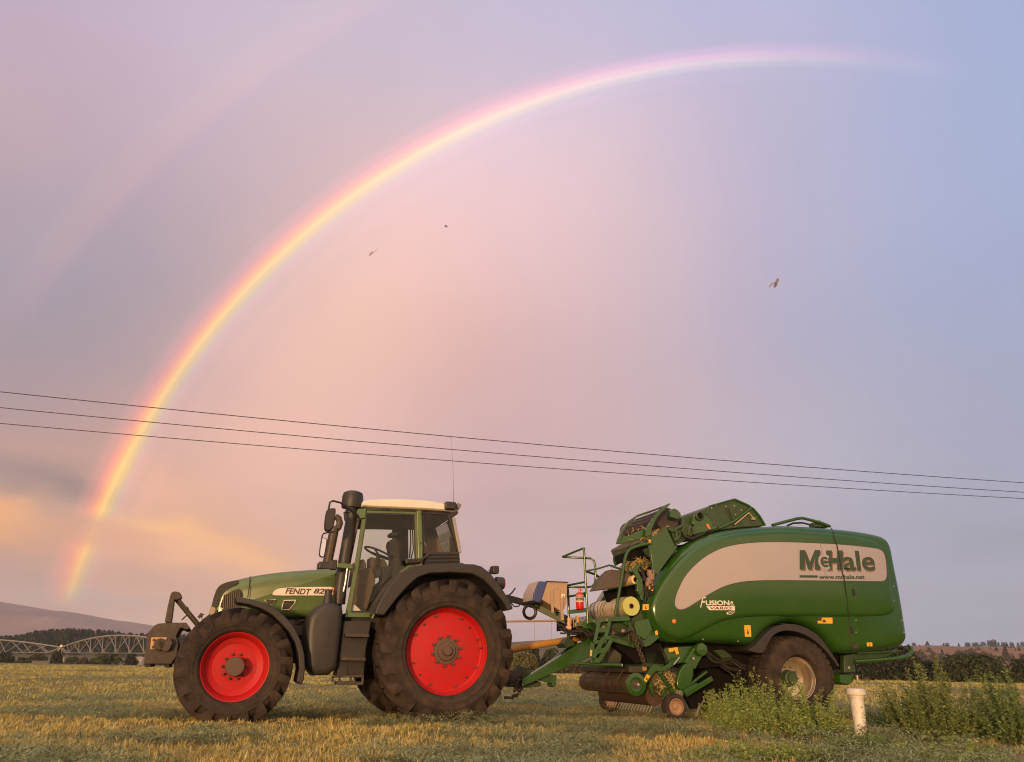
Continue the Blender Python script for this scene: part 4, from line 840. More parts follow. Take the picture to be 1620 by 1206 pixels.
d_i = P(t2, YC, [(226, 630), (238, 550), (262, 410), (284, 270), (302, 154), (420, 156), (530, 160), (533, 280), (536, 378), (512, 396), (462, 432), (408, 492), (366, 558), (334, 618), (326, 632)])
df = strip_frame('door_frame', d_o, d_i, .06, g_tr)
# the same frame on the far side
far = lambda pts: [p + np.array([0, 1.54, 0]) for p in pts]
strip_frame('door_frame', far(d_o), far(d_i), .06, blk)
seal_i = [c + (np.mean(d_i, 0) - c) * .035 for c in d_i]; strip_frame('door_seal', [p + np.array([0, -.004, 0]) for p in d_i], [p + np.array([0, -.004, 0]) for p in seal_i], .02, blk)
pane = lambda pts, dy, nm: MB().add([p + np.array([0, dy, 0]) for p in pts], [tuple(range(len(pts)))]).build(nm, glass, tr)
pane(d_i, .02, 'door_glass'); pane(d_i, 1.57, 'door_glass')
r_o = P(t2, YC, [(556, 138), (690, 146), (712, 168), (745, 348), (572, 350), (560, 300)]); r_i = P(t2, YC, [(570, 158), (682, 164), (690, 178), (734, 340), (588, 342), (578, 300)])
strip_frame('rear_window_frame', r_o, r_i, .05, blk); strip_frame('rear_window_frame', far(r_o), far(r_i), .05, blk)
pane(r_i, .02, 'rear_side_glass'); pane(r_i, 1.56, 'rear_side_glass')
MB().bar(TF(*t2(549, 146), YC - .006), TF(*t2(556, 392), YC - .006), .09, .075, (1, 0, 0)).build('pillar', g_tr, tr, bevel=.012)
for b_ in ((561, 162), (566, 180), (559, 300), (563, 372)): q = TF(*t2(*b_), YC - .05); MB().lathe([(.0001, -.016), (.011, -.012), (.011, .02)], tuple(q), 'y', 8).build('bolt', iron, tr)
# rear and front windows across the cab
ra, rb_ = TF(*t2(716, 178), YC), TF(*t2(748, 345), YC)
MB().add([(ra[0], YC, ra[2]), (rb_[0], YC, rb_[2]), (rb_[0], .80, rb_[2]), (ra[0], .80, ra[2])], [(0, 1, 2, 3)]).build('rear_glass', glass, tr)
mb = MB()
for y_ in (YC + .02, .78): mb.bar((ra[0], y_, ra[2]), (rb_[0], y_, rb_[2]), .05, .05, (1, 0, 0))
mb.build('rear_pillar', mat('grey_trim', (.30, .27, .23), .5), tr, bevel=.01)
fa, fb = TF(*t2(288, 145), YC), TF(*t2(205, 560), YC); MB().add([(fa[0] - .03, YC + .04, fa[2]), (fb[0] - .03, YC + .04, fb[2]), (fb[0] - .03, .76, fb[2]), (fa[0] - .03, .76, fa[2])], [(0, 1, 2, 3)]).build('windscreen', glass, tr)
# louvre block below the rear side window
lo = P(t2, -.84, [(585, 346), (742, 348), (747, 400), (580, 402)]); lv_ = MB().plate(lo, .2).build('louvre_panel', drk, tr)
mb = MB()
for i in range(8): mb.bar(TF(*t2(586, 350 + i * 6.6), -.855), TF(*t2(743 + i * .5, 352 + i * 6.4), -.855), .03, .012)
mb.build('louvre_slats', blk, lv_)
# cab body below the glass and floor
cb = P(t2, -.76, [(204, 655), (340, 655), (420, 560), (520, 420), (745, 400), (760, 560), (700, 640), (340, 760), (196, 680)]); 
MB().plate(P(t2, -.70, [(205, 632), (330, 632), (400, 640), (400, 690), (200, 690)]), 1.4).build('cab_floor', drk, tr)
MB().plate(P(t2, -.68, [(560, 404), (748, 402), (760, 560), (700, 640), (480, 640), (520, 500)]), 1.36).build('cab_rear_wall', drk, tr)
# roof
rf = chaikin([(284, 127), (281, 108), (288, 95), (330, 89), (420, 86), (520, 88), (610, 96), (680, 109), (735, 130), (742, 146), (722, 151), (690, 147), (560, 139), (400, 132)], 1)
a = [(p[0], p[2]) for p in P(t2, -.84, [tuple(p) for p in rf])]; mb = MB(); pillow(mb, a, [(.03, .80), (.0, .76), (0, -.78), (.008, -.825), (.025, -.845)]); roof = mb.build('cab_roof', white, tr, angle=40)
MB().plate(P(t2, -.80, [(286, 126), (400, 131), (560, 138), (690, 146), (700, 160), (688, 160), (540, 152), (300, 146)]), 1.58).build('roof_lining', blk, tr)
hl = P(t2, -.70, [(292, 140), (690, 156), (690, 170), (296, 166)]); MB().plate(hl, 1.40).build('headliner', mat('headliner_grey', (.10, .09, .085), .9), tr)
MB().plate(P(t2, -.79, [(680, 145), (742, 148), (735, 162), (712, 178), (690, 172)]), 1.58).build('roof_rear_edge', blk, tr, bevel=.01)
q = TF(*t2(697, 124), -.86); MB().box(q[0] - .075, q[0] + .085, -.93, -.80, q[2] - .055, q[2] + .06).build('roof_light', blk, tr, bevel=.02)
MB().plate(P(t2, -.9, [(730, 112), (737, 107), (754, 116), (752, 126), (742, 140)]), .12).build('roof_light', mat('grey_lamp', (.16, .15, .15), .4), tr, bevel=.006)
MB().plate(P(t2, -.84, [(255, 150), (262, 135), (300, 135), (296, 180), (275, 182), (256, 172)]), .14).build('corner_bracket', g_tr, tr, bevel=.012)
q0 = TF(*t2(716, 112), -.5); q1 = TF(714, 690, -.5); MB().tube([q0, q0 + (q1 - q0) * .5 + (.01, 0, 0), q1], [.004, .0022, .0014], 6).build('antenna', mat('aerial_grey', (.10, .08, .08), .5), tr)
# intake pipe with pre-cleaner
pts_ = [TF(*t2(a, b), -.62) for a, b in ((168, 590), (178, 500), (196, 380), (214, 270), (232, 165), (238, 120))]
MB().tube(pts_, [.090, .088, .085, .082, .080, .07], 14).build('intake_pipe', blk, tr, angle=60)
c0 = TF(*t2(233, 112), -.62); MB().lathe([(.0001, -.12), (.09, -.115), (.09, -.05), (.148, -.045), (.154, -.02), (.152, .12), (.136, .175), (.085, .2), (.0001, .207)], tuple(c0 + (0, 0, -.02)), 'z', 32).build('air_cleaner', blk, tr, angle=40)
MB().tube([TF(*t2(205, 150), -.55), TF(*t2(208, 185), -.55), TF(*t2(228, 200), -.55)], .045, 10).build('intake_elbow', blk, tr)
# exhaust on the far side
ex = [TF(*t2(a, b), .50) for a, b in ((112, 405), (128, 330), (148, 230))]
MB().tube(ex, .074, 18).build('exhaust_shield', mat('perforated_shield', (.05, .036, .028), .5, .4, c2=(.09, .06, .04), scale=30), tr)
exh = MB(); axis_ = ex[2] - ex[0]
for i in range(16):
    c = ex[0] + axis_ * (i + .5) / 16; ring = [c + .073 * np.array([math.cos(k * .52), math.sin(k * .52), 0]) for k in range(12)]; exh.tube(ring, .004, 4, True)
exh.build('exhaust_rings', drk, tr)
MB().tube([TF(*t2(a, b), .50) for a, b in ((150, 235), (166, 225), (174, 205), (168, 182), (152, 172))], [.055, .055, .053, .052, .05], 14).build('exhaust_pipe', iron, tr, angle=60)
MB().box(ex[0][0] - .14, ex[0][0] + .14, .38, .62, ex[0][2] - .08, ex[0][2] + .04).build('exhaust_base', blk, tr, bevel=.03)
MB().lathe([(.0001, -.015), (.075, -.012), (.078, .0)], tuple(TF(*t2(143, 340), -.45)), 'y', 20)
# mirrors
MB().tube([TF(*t2(a, b), y) for a, b, y in ((250, 150, -.84), (215, 130, -.95), (180, 108, -1.05), (140, 98, -1.12), (126, 106, -1.14), (120, 140, -1.15))], .014, 8).build('mirror_arm', blk, tr, angle=60)
MB().tube([TF(*t2(a, b), y) for a, b, y in ((260, 172, -.84), (230, 145, -.92), (185, 112, -1.03))], .020, 8).build('mirror_arm', blk, tr)
mm = chaikin([(103, 240), (100, 215), (108, 150), (118, 135), (150, 131), (156, 140), (150, 200), (140, 232), (120, 244)], 2); a = [(p[0], p[2]) for p in P(t2, -1.16, [tuple(p) for p in mm])]; mb = MB(); pillow(mb, a, [(.02, -1.06), (0, -1.09), (0, -1.15), (.015, -1.17)]); mb.build('mirror', blk, tr, angle=50)
MB().tube([TF(*t2(a, b), y) for a, b, y in ((150, 245, -1.0), (120, 248, -1.05), (95, 255, -1.1), (88, 270, -1.12), (86, 300, -1.12))], .010, 7).build('mirror_arm', blk, tr)
mm = chaikin([(76, 360), (75, 345), (86, 275), (92, 271), (112, 278), (114, 290), (104, 350), (98, 368), (88, 368)], 1); a = [(p[0], p[2]) for p in P(t2, -1.12, [tuple(p) for p in mm])]; mb = MB(); pillow(mb, a, [(.01, -1.06), (0, -1.07), (0, -1.11), (.006, -1.12)]); mi = mb.build('mirror', blk, tr, angle=50)
mg = MB(); pillow(mg, [tuple(q) for q in inset(a, .012)], [(0, -1.119), (0.0, -1.126)]); mg.build('mirror_glass', mat('mirror_glass', (.62, .68, .80), .06, .95), mi)
# grab handle and hinges
MB().tube([TF(*t2(a, b), -.88) for a, b in ((214, 405), (208, 430), (200, 490), (191, 530))], .013, 8).build('grab_handle', chrome, tr)
MB().plate(P(t2, -.9, [(160, 393), (228, 398), (236, 404), (236, 424), (160, 416)]), .12).build('cab_bracket', g_tr, tr, bevel=.01); q = TF(*t2(143, 402), -.84); MB().box(q[0] - .045, q[0] + .045, -.9, -.78, q[2] - .07, q[2] + .06).build('lamp_mount', blk, tr, bevel=.012)
MB().bar(TF(*t2(487, 388), -.90), TF(*t2(560, 384), -.86), .06, .07).build('door_handle', blk, tr, bevel=.02); MB().bar(TF(*t2(548, 388), -.9), TF(*t2(598, 352), -.88), .03, .03).build('door_latch', iron, tr, bevel=.006)
# cab interior
sw = TF(*t2(359, 348), -.02); mb = MB(); axu = np.array([.90, 0, -.34]); axu /= np.linalg.norm(axu); axv = np.array([0, 1, 0.0])
rim_ = [sw + .225 * (math.cos(k * math.pi / 18) * axu + math.sin(k * math.pi / 18) * axv) for k in range(36)]; mb.tube(rim_, .016, 8, True)
for k in (0, 12, 24): mb.tube([sw + (.0, 0, -.02), rim_[k]], .012, 6)
mb.tube([sw + (0, 0, -.02), TF(*t2(352, 410), 0)], .035, 10); mb.build('steering_wheel', drk, tr)
mb = MB(); mb.plate(P(t2, -.16, [(320, 365), (388, 378), (404, 408), (410, 440), (318, 440)]), .32); mb.plate(P(t2, -.3, [(258, 380), (290, 376), (300, 400), (300, 470), (240, 500)]), .6)
mb.plate(P(t2, -.5, [(250, 420), (330, 415), (345, 480), (320, 560), (300, 632), (228, 632)]), .2); mb.build('dashboard', mat('dash_plastic_warm_lit', (.10, .058, .026), .7), tr, bevel=.015)  # warm tan puts the sunset reflection in the cab glass into the dash colour
mb = MB(); seat_m = mat('seat_fabric', (.035, .028, .022), .9); mb.plate(P(t2, -.26, [(420, 300), (425, 275), (446, 272), (458, 300), (462, 340), (468, 440), (430, 440), (434, 360)]), .46); mb.plate(P(t2, -.28, [(380, 425), (440, 415), (510, 425), (520, 470), (400, 470)]), .56); mb.plate(P(t2, -.2, [(400, 470), (480, 470), (470, 600), (420, 600)]), .4)
mb.plate(P(t2, -.14, [(415, 246), (456, 246), (456, 265), (415, 265)]), .28); mb.build('seat', seat_m, tr, bevel=.03)
mb = MB(); mb.plate(P(t2, .60, [(458, 160), (500, 160), (502, 420), (452, 420)]), .16); mb.plate(P(t2, .5, [(585, 160), (655, 165), (660, 300), (640, 345), (610, 320), (592, 280)]), .2); mb.build('far_pillar', drk, tr, bevel=.01)
MB().plate(P(t2, -.5, [(480, 172), (524, 170), (524, 194), (480, 196)]), .1).build('radio', drk, tr, bevel=.01)
mb = MB(); mb.tube(P(t2, .2, [(510, 232), (512, 300), (506, 370)]), .012, 6); mb.tube(P(t2, .2, [(520, 235), (524, 330), (512, 380)]), .010, 6); mb.build('grab_rail', drk, tr)
mb = MB(); mb.plate(P(t2, -.3, [(500, 410), (560, 395), (600, 300), (640, 270), (668, 345), (560, 430)]), .4); mb.build('side_console', mat('console_tan', (.17, .09, .04), .8), tr, bevel=.02)
mb = MB(); mb.plate(P(t2, -.45, [(300, 430), (370, 420), (375, 455), (330, 470)]), .25); mb.plate(P(t2, -.45, [(372, 412), (480, 405), (505, 425), (400, 560), (330, 632), (345, 560), (378, 470)]), .3); mb.tube(P(t2, -.55, [(410, 420), (380, 500), (318, 580)]), .012, 6); mb.build('controls', drk, tr, bevel=.01)
MB().plate(P(t2, -.77, [(230, 590), (250, 598), (275, 622), (230, 622)]), .004).build('sticker', cream, tr)
# rear linkage and hitch
mb = MB()
mb.bar(TF(*zh(-60, 950), -.42), TF(*zh(90, 1010), -.42), .05, .09); mb.bar(TF(*zh(-60, 950), .42), TF(*zh(90, 1010), .42), .05, .09)
mb.bar(TF(*zh(-80, 1040), 0), TF(*zh(110, 1060), 0), .12, .07); mb.tube([TF(*zh(120, 1020), 0), TF(*zh(120, 1090), 0)], .025, 10); mb.box(*[v for v in (xR + .25, xR + .75, -.35, .35, .55, 1.25)]); mb.build('rear_linkage', drk, tr, bevel=.01)
# front weight on the linkage
wp = P(tw, -.55, [(62, 1050), (66, 1000), (92, 780), (108, 660), (195, 560), (245, 536), (390, 524), (600, 524), (650, 590), (640, 604), (590, 612), (555, 590), (520, 596), (500, 640), (470, 700), (500, 800), (480, 940), (410, 1050)])
wt_ = MB().plate(wp, 1.1).build('front_weight', iron, tr, bevel=.03)
MB().plate(P(tw, -.565, [(152, 718), (168, 712), (352, 712), (330, 800), (280, 860), (142, 862)]), .02).build('weight_plate', mat('tan_plate', (.50, .32, .16), .6, c2=(.38, .24, .12), scale=9), wt_)
c0 = TF(*tw(262, 800), -.60); mb = MB(); mb.lathe([(.0001, -.03), (.07, -.03), (.075, .03)], tuple(c0), 'y', 20); mb.plate(P(tw, -.63, [(230, 740), (330, 760), (400, 720), (430, 780), (380, 880), (330, 892), (260, 860)]), .05); mb.build('weight_hook', iron, wt_, bevel=.008)
for b_ in ((188, 745), (180, 835), (262, 783)): q = TF(*tw(*b_), -.57); MB().lathe([(.0001, -.022), (.016, -.02), (.018, .0)], tuple(q), 'y', 10).build('bolt', chrome if b_[0] > 200 else iron, wt_)
MB().plate(P(tw, -.50, [(290, 850), (470, 860), (480, 940), (430, 1046), (280, 1040)]), .2).build('weight_bracket', drk, tr, bevel=.02)
mb = MB(); mb.box(*[v for v in (TF(*tw(75, 1050), -.5)[0], TF(*tw(150, 1050), -.5)[0], -.5, .5, wp[0][2] - .035, wp[0][2] + .01)]); mb.box(TF(*tw(330, 1050), -.5)[0], TF(*tw(385, 1050), -.5)[0], -.5, .5, wp[0][2] - .04, wp[0][2] + .01); mb.build('weight_feet', drk, wt_)
# mast and strut above it
mb = MB(); mb.plate(P(tw, -.10, [(325, 520), (360, 330), (396, 180), (412, 140), (445, 125), (480, 130), (520, 140), (550, 195), (535, 220), (490, 235), (452, 235), (415, 520)]), .2); mb.build('linkage_mast', iron, tr, bevel=.012)
mb = MB(); mb.tube([TF(*tw(470, 215), 0), TF(*tw(735, 535), 0), TF(*tw(860, 690), 0)], .035, 10); mb.tube([TF(*tw(500, 235), -.05), TF(*tw(605, 345), -.05)], .014, 6); mb.tube([TF(*tw(612, 425), -.02), TF(*tw(545, 488), -.06)], .010, 6); mb.tube([TF(*tw(598, 352), 0), TF(*tw(622, 330), 0)], .02, 6); mb.build('top_link', iron, tr)
mb = MB(); mb.plate(P(tw, -.35, [(742, 450), (788, 394), (805, 410), (832, 412), (810, 428), (765, 470)]), .12); mb.tube([TF(*tw(800, 420), -.3), TF(*tw(800, 500), -.3), TF(*t1(340, 640), -.3)], .012, 6); mb.build('front_camera', iron, tr)
mb = MB(); mb.bar(TF(*tw(430, 900), -.4), TF(*t1(360, 780), -.4), .08, .14); mb.bar(TF(*tw(430, 900), .4), TF(*t1(360, 780), .4), .08, .14); mb.build('front_linkage', drk, tr, bevel=.01)
# ------------------------------------------------------------------ baler
BH = R(16.0); BO = np.array([4.456, 12.866, 0]) + 1.37 * np.array([-math.sin(BH), math.cos(BH), 0])
BF = Frame(BO, BH)
ba = empty('round_baler', tuple(BO), BH); tag(ba, 'dark green round baler wrapper with a silver side panel hitched behind the tractor', 'baler')
g_b = mat('baler_green', (.016, .064, .0045), .22, c2=(.022, .074, .007), scale=1.2, amount=.8, coat=.25, dust=(.075, .085, .03), dust_amt=.16, bump=.015)
g_d = mat('baler_green_dusty', (.020, .054, .013), .5, c2=(.028, .054, .016), scale=3, dust=(.10, .09, .045), dust_amt=.4, bump=.05)
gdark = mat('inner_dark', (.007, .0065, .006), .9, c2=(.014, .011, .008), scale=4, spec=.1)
silver = mat('silver_panel', (.50, .435, .40), .30, .8, c2=(.46, .40, .365), scale=1.1, dust=(.42, .35, .29), dust_amt=.3)
yel = mat('yellow_sticker', (.75, .40, .02), .55, c2=(.62, .30, .02), scale=20, dust=(.3, .18, .06), dust_amt=.25)
rusty = mat('rusty_steel', (.075, .036, .015), .75, .2, c2=(.04, .022, .012), scale=6, dust=(.19, .10, .045), dust_amt=.5, bump=.15, bscale=30)
mud = mat('muddy_steel', (.034, .034, .014), .6, .1, c2=(.055, .040, .020), scale=5, dust=(.12, .095, .05), dust_amt=.35, bump=.1)
hay_s = mat('caught_hay', (.11, .082, .036), .9, c2=(.07, .055, .026), scale=14, bump=.8, bscale=50)
straw_rim = mat('cream_rim', (.56, .48, .36), .25, .75, c2=(.46, .37, .25), scale=5, dust=(.3, .2, .1), dust_amt=.3)
chain_m = mat('chain_steel', (.09, .065, .045), .5, .5, c2=(.14, .09, .05), scale=20)
def B(fn, y, pts): return [BF(*fn(a, b), y) for a, b in pts]
def bp(fn, a, b, y): return BF(*fn(a, b), y)
ident = lambda a, b: (a, b)
YB = -1.25
# side bodywork, as smoothed outlines
body_px = [(1208.8, 832), (1152, 836.7), (1114.3, 847.7), (1085.9, 863.5), (1063.9, 887), (1048, 909), (1032.3, 934.4), (1024.5, 956.5), (1027.6, 978.5), (1038.6, 1000.6), (1054.4, 1014.8), (1076.5, 1018.8), (1114.6, 1016.6), (1158.7, 1018), (1187, 1022.7), (1196.5, 1018), (1209, 1000.6), (1224.9, 989.6), (1247, 983.3), (1272, 988), (1294, 1000.6), (1310, 1018), (1321, 1031), (1335, 1035.3), (1382.5, 1030.6), (1420, 1025.5), (1431, 1021), (1436, 1010), (1434, 996), (1426.6, 947), (1414, 884), (1410.8, 865), (1403, 851), (1388.8, 844.6), (1351, 838.3), (1316.3, 835.2), (1288, 832.6), (1240.6, 830.4)]
XZ = lambda pts, y: [(p[0], p[2]) for p in B(ident, y, pts)]
op = chaikin(XZ(body_px, YB + .06), 2)
lv = [(0.0, -.85), (0, -1.05), (.006, -1.11), (.022, -1.165), (.05, -1.21), (.085, -1.238), (.13, -1.25)]
mb = MB(); pillow(mb, op, lv); side = mb.build('side_panel', g_b, ba, angle=60)
mb = MB(); pillow(mb, op, [(d, -y) for d, y in lv]); mb.build('side_panel', g_b, ba, angle=60)
bul_px = [(1242, 839), (1205, 841), (1155, 846), (1118, 857), (1093, 872), (1073, 893), (1057, 914), (1043, 938), (1036, 957), (1038, 974), (1047, 992), (1060, 1004), (1076, 1011), (1092, 1010), (1112, 999), (1138, 985), (1163, 978), (1196, 975), (1272, 974.5), (1335, 975.5), (1396, 974.8), (1411, 971.5), (1417, 963), (1412, 930), (1404, 885), (1398, 865), (1383, 855), (1350, 848), (1310, 843.5)]
bo = chaikin(XZ(bul_px, YB - .02), 2)
mb = MB(); pillow(mb, bo, [(-.012, -1.235), (0.0, -1.252), (.012, -1.272), (.035, -1.286), (.07, -1.293)]); bulge = mb.build('upper_panel', g_b, side, angle=60)
mb = MB(); pillow(mb, bo, [(-.012, 1.235), (0.0, 1.252), (.012, 1.272), (.035, 1.286), (.07, 1.293)]); mb.build('upper_panel', g_b, ba, angle=60)
YS = -1.2955
st_px = [(165, 556), (168, 525), (182, 482), (210, 420), (258, 362), (320, 310), (400, 271), (500, 253), (620, 246), (750, 248), (880, 254), (960, 258), (1060, 266), (1150, 277), (1182, 284), (1200, 300), (1210, 340), (1214, 400), (1213, 428), (1200, 443), (1170, 444), (1000, 441), (700, 438), (560, 439), (470, 447), (390, 471), (310, 518), (250, 559), (215, 580), (190, 585), (172, 575)]
sp_ = chaikin([z5(a, b) for a, b in st_px], 2); 
mb = MB(); pillow(mb, XZ([tuple(p) for p in sp_], YS + .01), [(-.010, -1.290), (-.009, YS)]); mb.build('stripe_border', mat('stripe_border', (.05, .045, .03), .5), side, angle=60)
mb = MB(); pillow(mb, XZ([tuple(p) for p in sp_], YS), [(0, -1.292), (.001, YS - .003)]); stripe = mb.build('silver_stripe', silver, side, angle=60)
YT = YS - .006
dk_logo = mat('logo_green', (.030, .055, .030), .45); sh_logo = mat('logo_shadow', (.20, .125, .085), .6)
def logo(body, x0, x1, yb, yt, m, y, bold=.03, shear=0, par=None, dxy=(0, 0), fn=z5):
    p0, p1 = bp(fn, x0 + dxy[0], yb + dxy[1], y), bp(fn, x1 + dxy[0], yt + dxy[1], y); pm = bp(fn, x1, yb + dxy[1], y)
    mb = text_mb(body, 0, 1, 0, 1, y, bold=bold, shear=shear)
    h0 = bp(fn, x0 + dxy[0], yt + dxy[1], y)[2] - p0[2]; h1 = p1[2] - pm[2]
    mb.v = [(p0[0] + u * (pm[0] - p0[0]), yy, p0[2] + u * (pm[2] - p0[2]) + w * (h0 + u * (h1 - h0))) for u, yy, w in mb.v]
    return mb.build('lettering', m, par or stripe, angle=180)
for dd, m_, yy in (((6, 7), sh_logo, YT), ((0, 0), dk_logo, YT - .002)):
    for gl, (x0, x1, yb, yt) in (([[(0, 0), (0, 1), (.25, 1), (.25, 0)], [(.752, 0), (.752, 1), (1, 1), (1, 0)], [(.252, 1), (.252, .62), (.42, 0), (.58, 0), (.75, .62), (.75, 1), (.5, .36)]], (779, 880, 385, 287)), ([[(0, 0), (0, 1), (.33, 1), (.33, 0)], [(.67, 0), (.67, 1), (1, 1), (1, 0)], [(.332, .36), (.332, .62), (.668, .62), (.668, .36)]], (912, 994, 388, 289))):
        mb = MB()
        for poly_ in gl: q = [bp(z5, x0 + dd[0] + u * (x1 - x0), yb + dd[1] + w * (yt - yb), yy) for u, w in poly_]; mb.add(q, [tuple(range(len(q)))])
        mb.build('lettering', m_, stripe, angle=180)
    logo('ale', 1000, 1161, 391, 291, m_, yy, .02, dxy=dd)
cc = bp(z5, 905, 347, YT - .003)
def arc_mb(c, r0, r1, a0, a1, y, n=28):
    an = np.linspace(a0, a1, n); v = [(c[0] + r * math.cos(a), y, c[2] + r * math.sin(a)) for r in (r0, r1) for a in an]
    return MB().add(v, [(i, i + 1, n + i + 1, n + i) for i in range(n - 1)])
arc_mb(cc, .075, .128, .75, 5.5, YT - .0035).build('lettering', silver, stripe, angle=180); arc_mb(cc, .0, .075, 0, 6.283, YT - .0035).build('lettering', silver, stripe, angle=180)
arc_mb(cc, .045, .085, .8, 5.45, YT - .0045).build('lettering', dk_logo, stripe, angle=180)
mb = MB(); q = B(z5, YT - .0046, [(890, 338), (930, 342), (930, 354), (890, 356)]); mb.add(q, [(0, 1, 2, 3)]).build('lettering', dk_logo, stripe)
logo('www.mchale.net', 878, 1105, 433, 410, dk_logo, YT - .002, .016)
mb = MB(); mb.add(B(z5, YT - .001, [(778, 413), (868, 414), (868, 426), (778, 425)]), [(0, 1, 2, 3)]).build('lettering', dk_logo, stripe)
yv = -1.2975
logo('F', 287, 318, 574, 521, cream, yv, .0, .45, side); logo('USION', 314, 428, 564, 539, cream, yv, .03, .0, side)
mb = MB(); mb.add(B(z5, yv, [(316, 568), (452, 568), (454, 588), (332, 588)]), [(0, 1, 2, 3)]); mb.build('lettering', cream, side); logo('VARIO', 335, 440, 585, 571, dkd, yv - .002, .02, .15, side)
cw = bp(z5, 428, 578, yv)
for r_ in (.055, .075, .095): arc_mb(cw, r_ - .006, r_, -1.9, 1.5, yv - .001).build('lettering', cream, side, angle=180)
for q_ in ((441, 549), (419, 604)): q = bp(z5, *q_, yv - .003); arc_mb(q, 0, .016, 0, 6.283, yv - .003, 14).build('lettering', cream, side, angle=180)
# seam of the tailgate, edge line, stickers, reflectors
sm = [bp(z5, a, b, y) for a, b, y in ((936, 176, -1.12), (946, 196, -1.235), (950, 215, YT - .004), (965, 260, YT - .006), (985, 370, YT - .006), (1003, 440, YT - .004), (1018, 540, YT), (1022, 600, YT), (1023, 612, -1.262), (1026, 640, -1.254), (1032, 720, -1.254), (1040, 790, -1.24))]
MB().tube(sm, .0075, 6).build('seam', drk, side, angle=60)
MB().tube([bp(z5, a, b, y) for a, b, y in ((876, 195, -1.23), (882, 250, YT - .002), (895, 330, YT - .004), (912, 440, YT - .002))], .0018, 5).build('scratch', sh_logo, side)
def sticker(fn, pts, y, par, m=yel, name='sticker', marks=0):
    q = B(fn, y, pts); o = MB().plate(q, .004).build(name, m, par)
    if marks:
        c = np.mean(q, 0); w = (max(p[0] for p in q) - min(p[0] for p in q)) * .16; h = (max(p[2] for p in q) - min(p[2] for p in q)) * .26
        MB().add([(c[0] - w, y - .002, c[2] - h), (c[0] + w, y - .002, c[2] - h), (c[0], y - .002, c[2] + h)], [(0, 1, 2)]).build('symbol', dkd, o)
    return o
sticker(z5, [(501, 664), (532, 664), (536, 722), (505, 722)], -1.256, side, marks=1); sticker(z5, [(889, 626), (942, 626), (943, 656), (869, 655), (868, 642), (889, 642)], -1.256, side, marks=1)
sticker(z5, [(868, 626), (888, 626), (888, 640), (868, 640)], -1.256, side, dkd); sticker(z5, [(1115, 751), (1142, 751), (1143, 770), (1116, 770)], -1.252, side, marks=1); sticker(z5, [(1043, 757), (1070, 757), (1071, 780), (1044, 780)], -1.25, side, dkd)
sticker(z5, [(14, 555), (42, 555), (43, 584), (14, 586)], -1.245, side, marks=1)
sticker(z4, [(436, 402), (452, 403), (438, 455), (448, 457), (443, 488), (408, 488), (414, 462)], -1.262, side, marks=1)
q = bp(z5, 157, 644, -1.255); orange = mat('orange_lens', (.75, .16, .02), .3); MB().lathe([(.0001, -.014), (.026, -.012), (.032, 0), (.034, .01)], (q[0], -1.293, q[2]), 'y', 20).build('reflector', orange, side)
# hull between the side panels
hp = XZ(body_px[:13] + [(1158.7, 1010), (1240, 985), (1300, 1010)] + body_px[23:], -1.0)
mb = MB(); pillow(mb, [tuple(p) for p in inset(chaikin(hp, 1), .04)], [(0, -.95), (0, .95)]); mb.build('hull', g_d, ba, angle=50)
# ---- wheels, mudguards, underside
def baler_wheel(near, src=None):
    e = empty('wheel', (0, -1.06 if near else 1.06, .61), 0 if near else math.pi, ba)
    if src:
        for ch in src.children: c = ch.copy(); COL.objects.link(c); c.parent = e
        return e
    mb = MB(); Rt, rin, w = .625, .31, .62; h = w / 2; rc = Rt - .018
    half = [(rin, -.66 * h), (rin + .01, -.82 * h), (rin + .04, -.95 * h), (rin + .13, -1.0 * h), (rc - .07, -.97 * h), (rc - .025, -.88 * h), (rc - .004, -.72 * h), (rc, 0)]
    mb.lathe(half + [(r, -y) for r, y in half[-2::-1]], n=64)
    for i in range(34):
        a = 2 * math.pi * i / 34
        for s in (-1, 1):
            for y0, y1, k in ((.08, .42, 0), (.46, .92, .5)):
                aa = a + k * .18; hwid = .055; vs = []
                for y in (y0, y1):
                    sh = .03 * (y - .5) * s
                    for r in (rc - .05 - (.03 if y > .9 else 0), Rt - (.03 if y > .9 else 0)):
                        for q in (-1, 1): vs.append((r * math.cos(aa + q * hwid + sh), s * y * h, r * math.sin(aa + q * hwid + sh)))
                mb.add(vs, [(0, 1, 3, 2), (4, 6, 7, 5), (2, 3, 7, 6), (0, 2, 6, 4), (1, 5, 7, 3)])
    mb.build('tyre', rub, e, angle=40)
    y0 = -.205; rim = MB().lathe([(.30, .2), (.298, -.10), (.30, y0 + .04), (.312, y0 + .01), (.326, y0 - .004), (.330, y0 - .012), (.322, y0 - .014), (.308, y0 - .002), (.296, y0 + .03), (.284, y0 + .045), (.276, y0 + .10), (.268, y0 + .115), (.266, y0 + .21), (.255, y0 + .225), (.19, y0 + .245), (.125, y0 + .25), (.12, y0 + .25)], n=56).build('rim', straw_rim, e, angle=25)
    hb = MB().lathe([(.13, y0 + .25), (.118, y0 + .20), (.11, y0 + .15), (.085, y0 + .14), (.08, y0 + .11), (.0001, y0 + .105)], n=28); hb.build('hub', g_d, e)
    bl = MB()
    for k in range(10): a = k * math.pi / 5; bl.lathe([(.014, y0 + .25), (.014, y0 + .215), (.0001, y0 + .21)], (.165 * math.cos(a), 0, .165 * math.sin(a)), 'y', 6)
    bl.build('bolts', hubm, e); return e
bw = baler_wheel(True); baler_wheel(False, bw)
MB().plate(B(z4, -.35, [(585, 1020), (640, 930), (710, 850), (800, 850), (900, 890), (905, 1000), (880, 1075), (620, 1085)]), .1).build('belly_shade_sheet', gdark, ba)  # dark sheet added for the shaded void and black mudflap under the baler
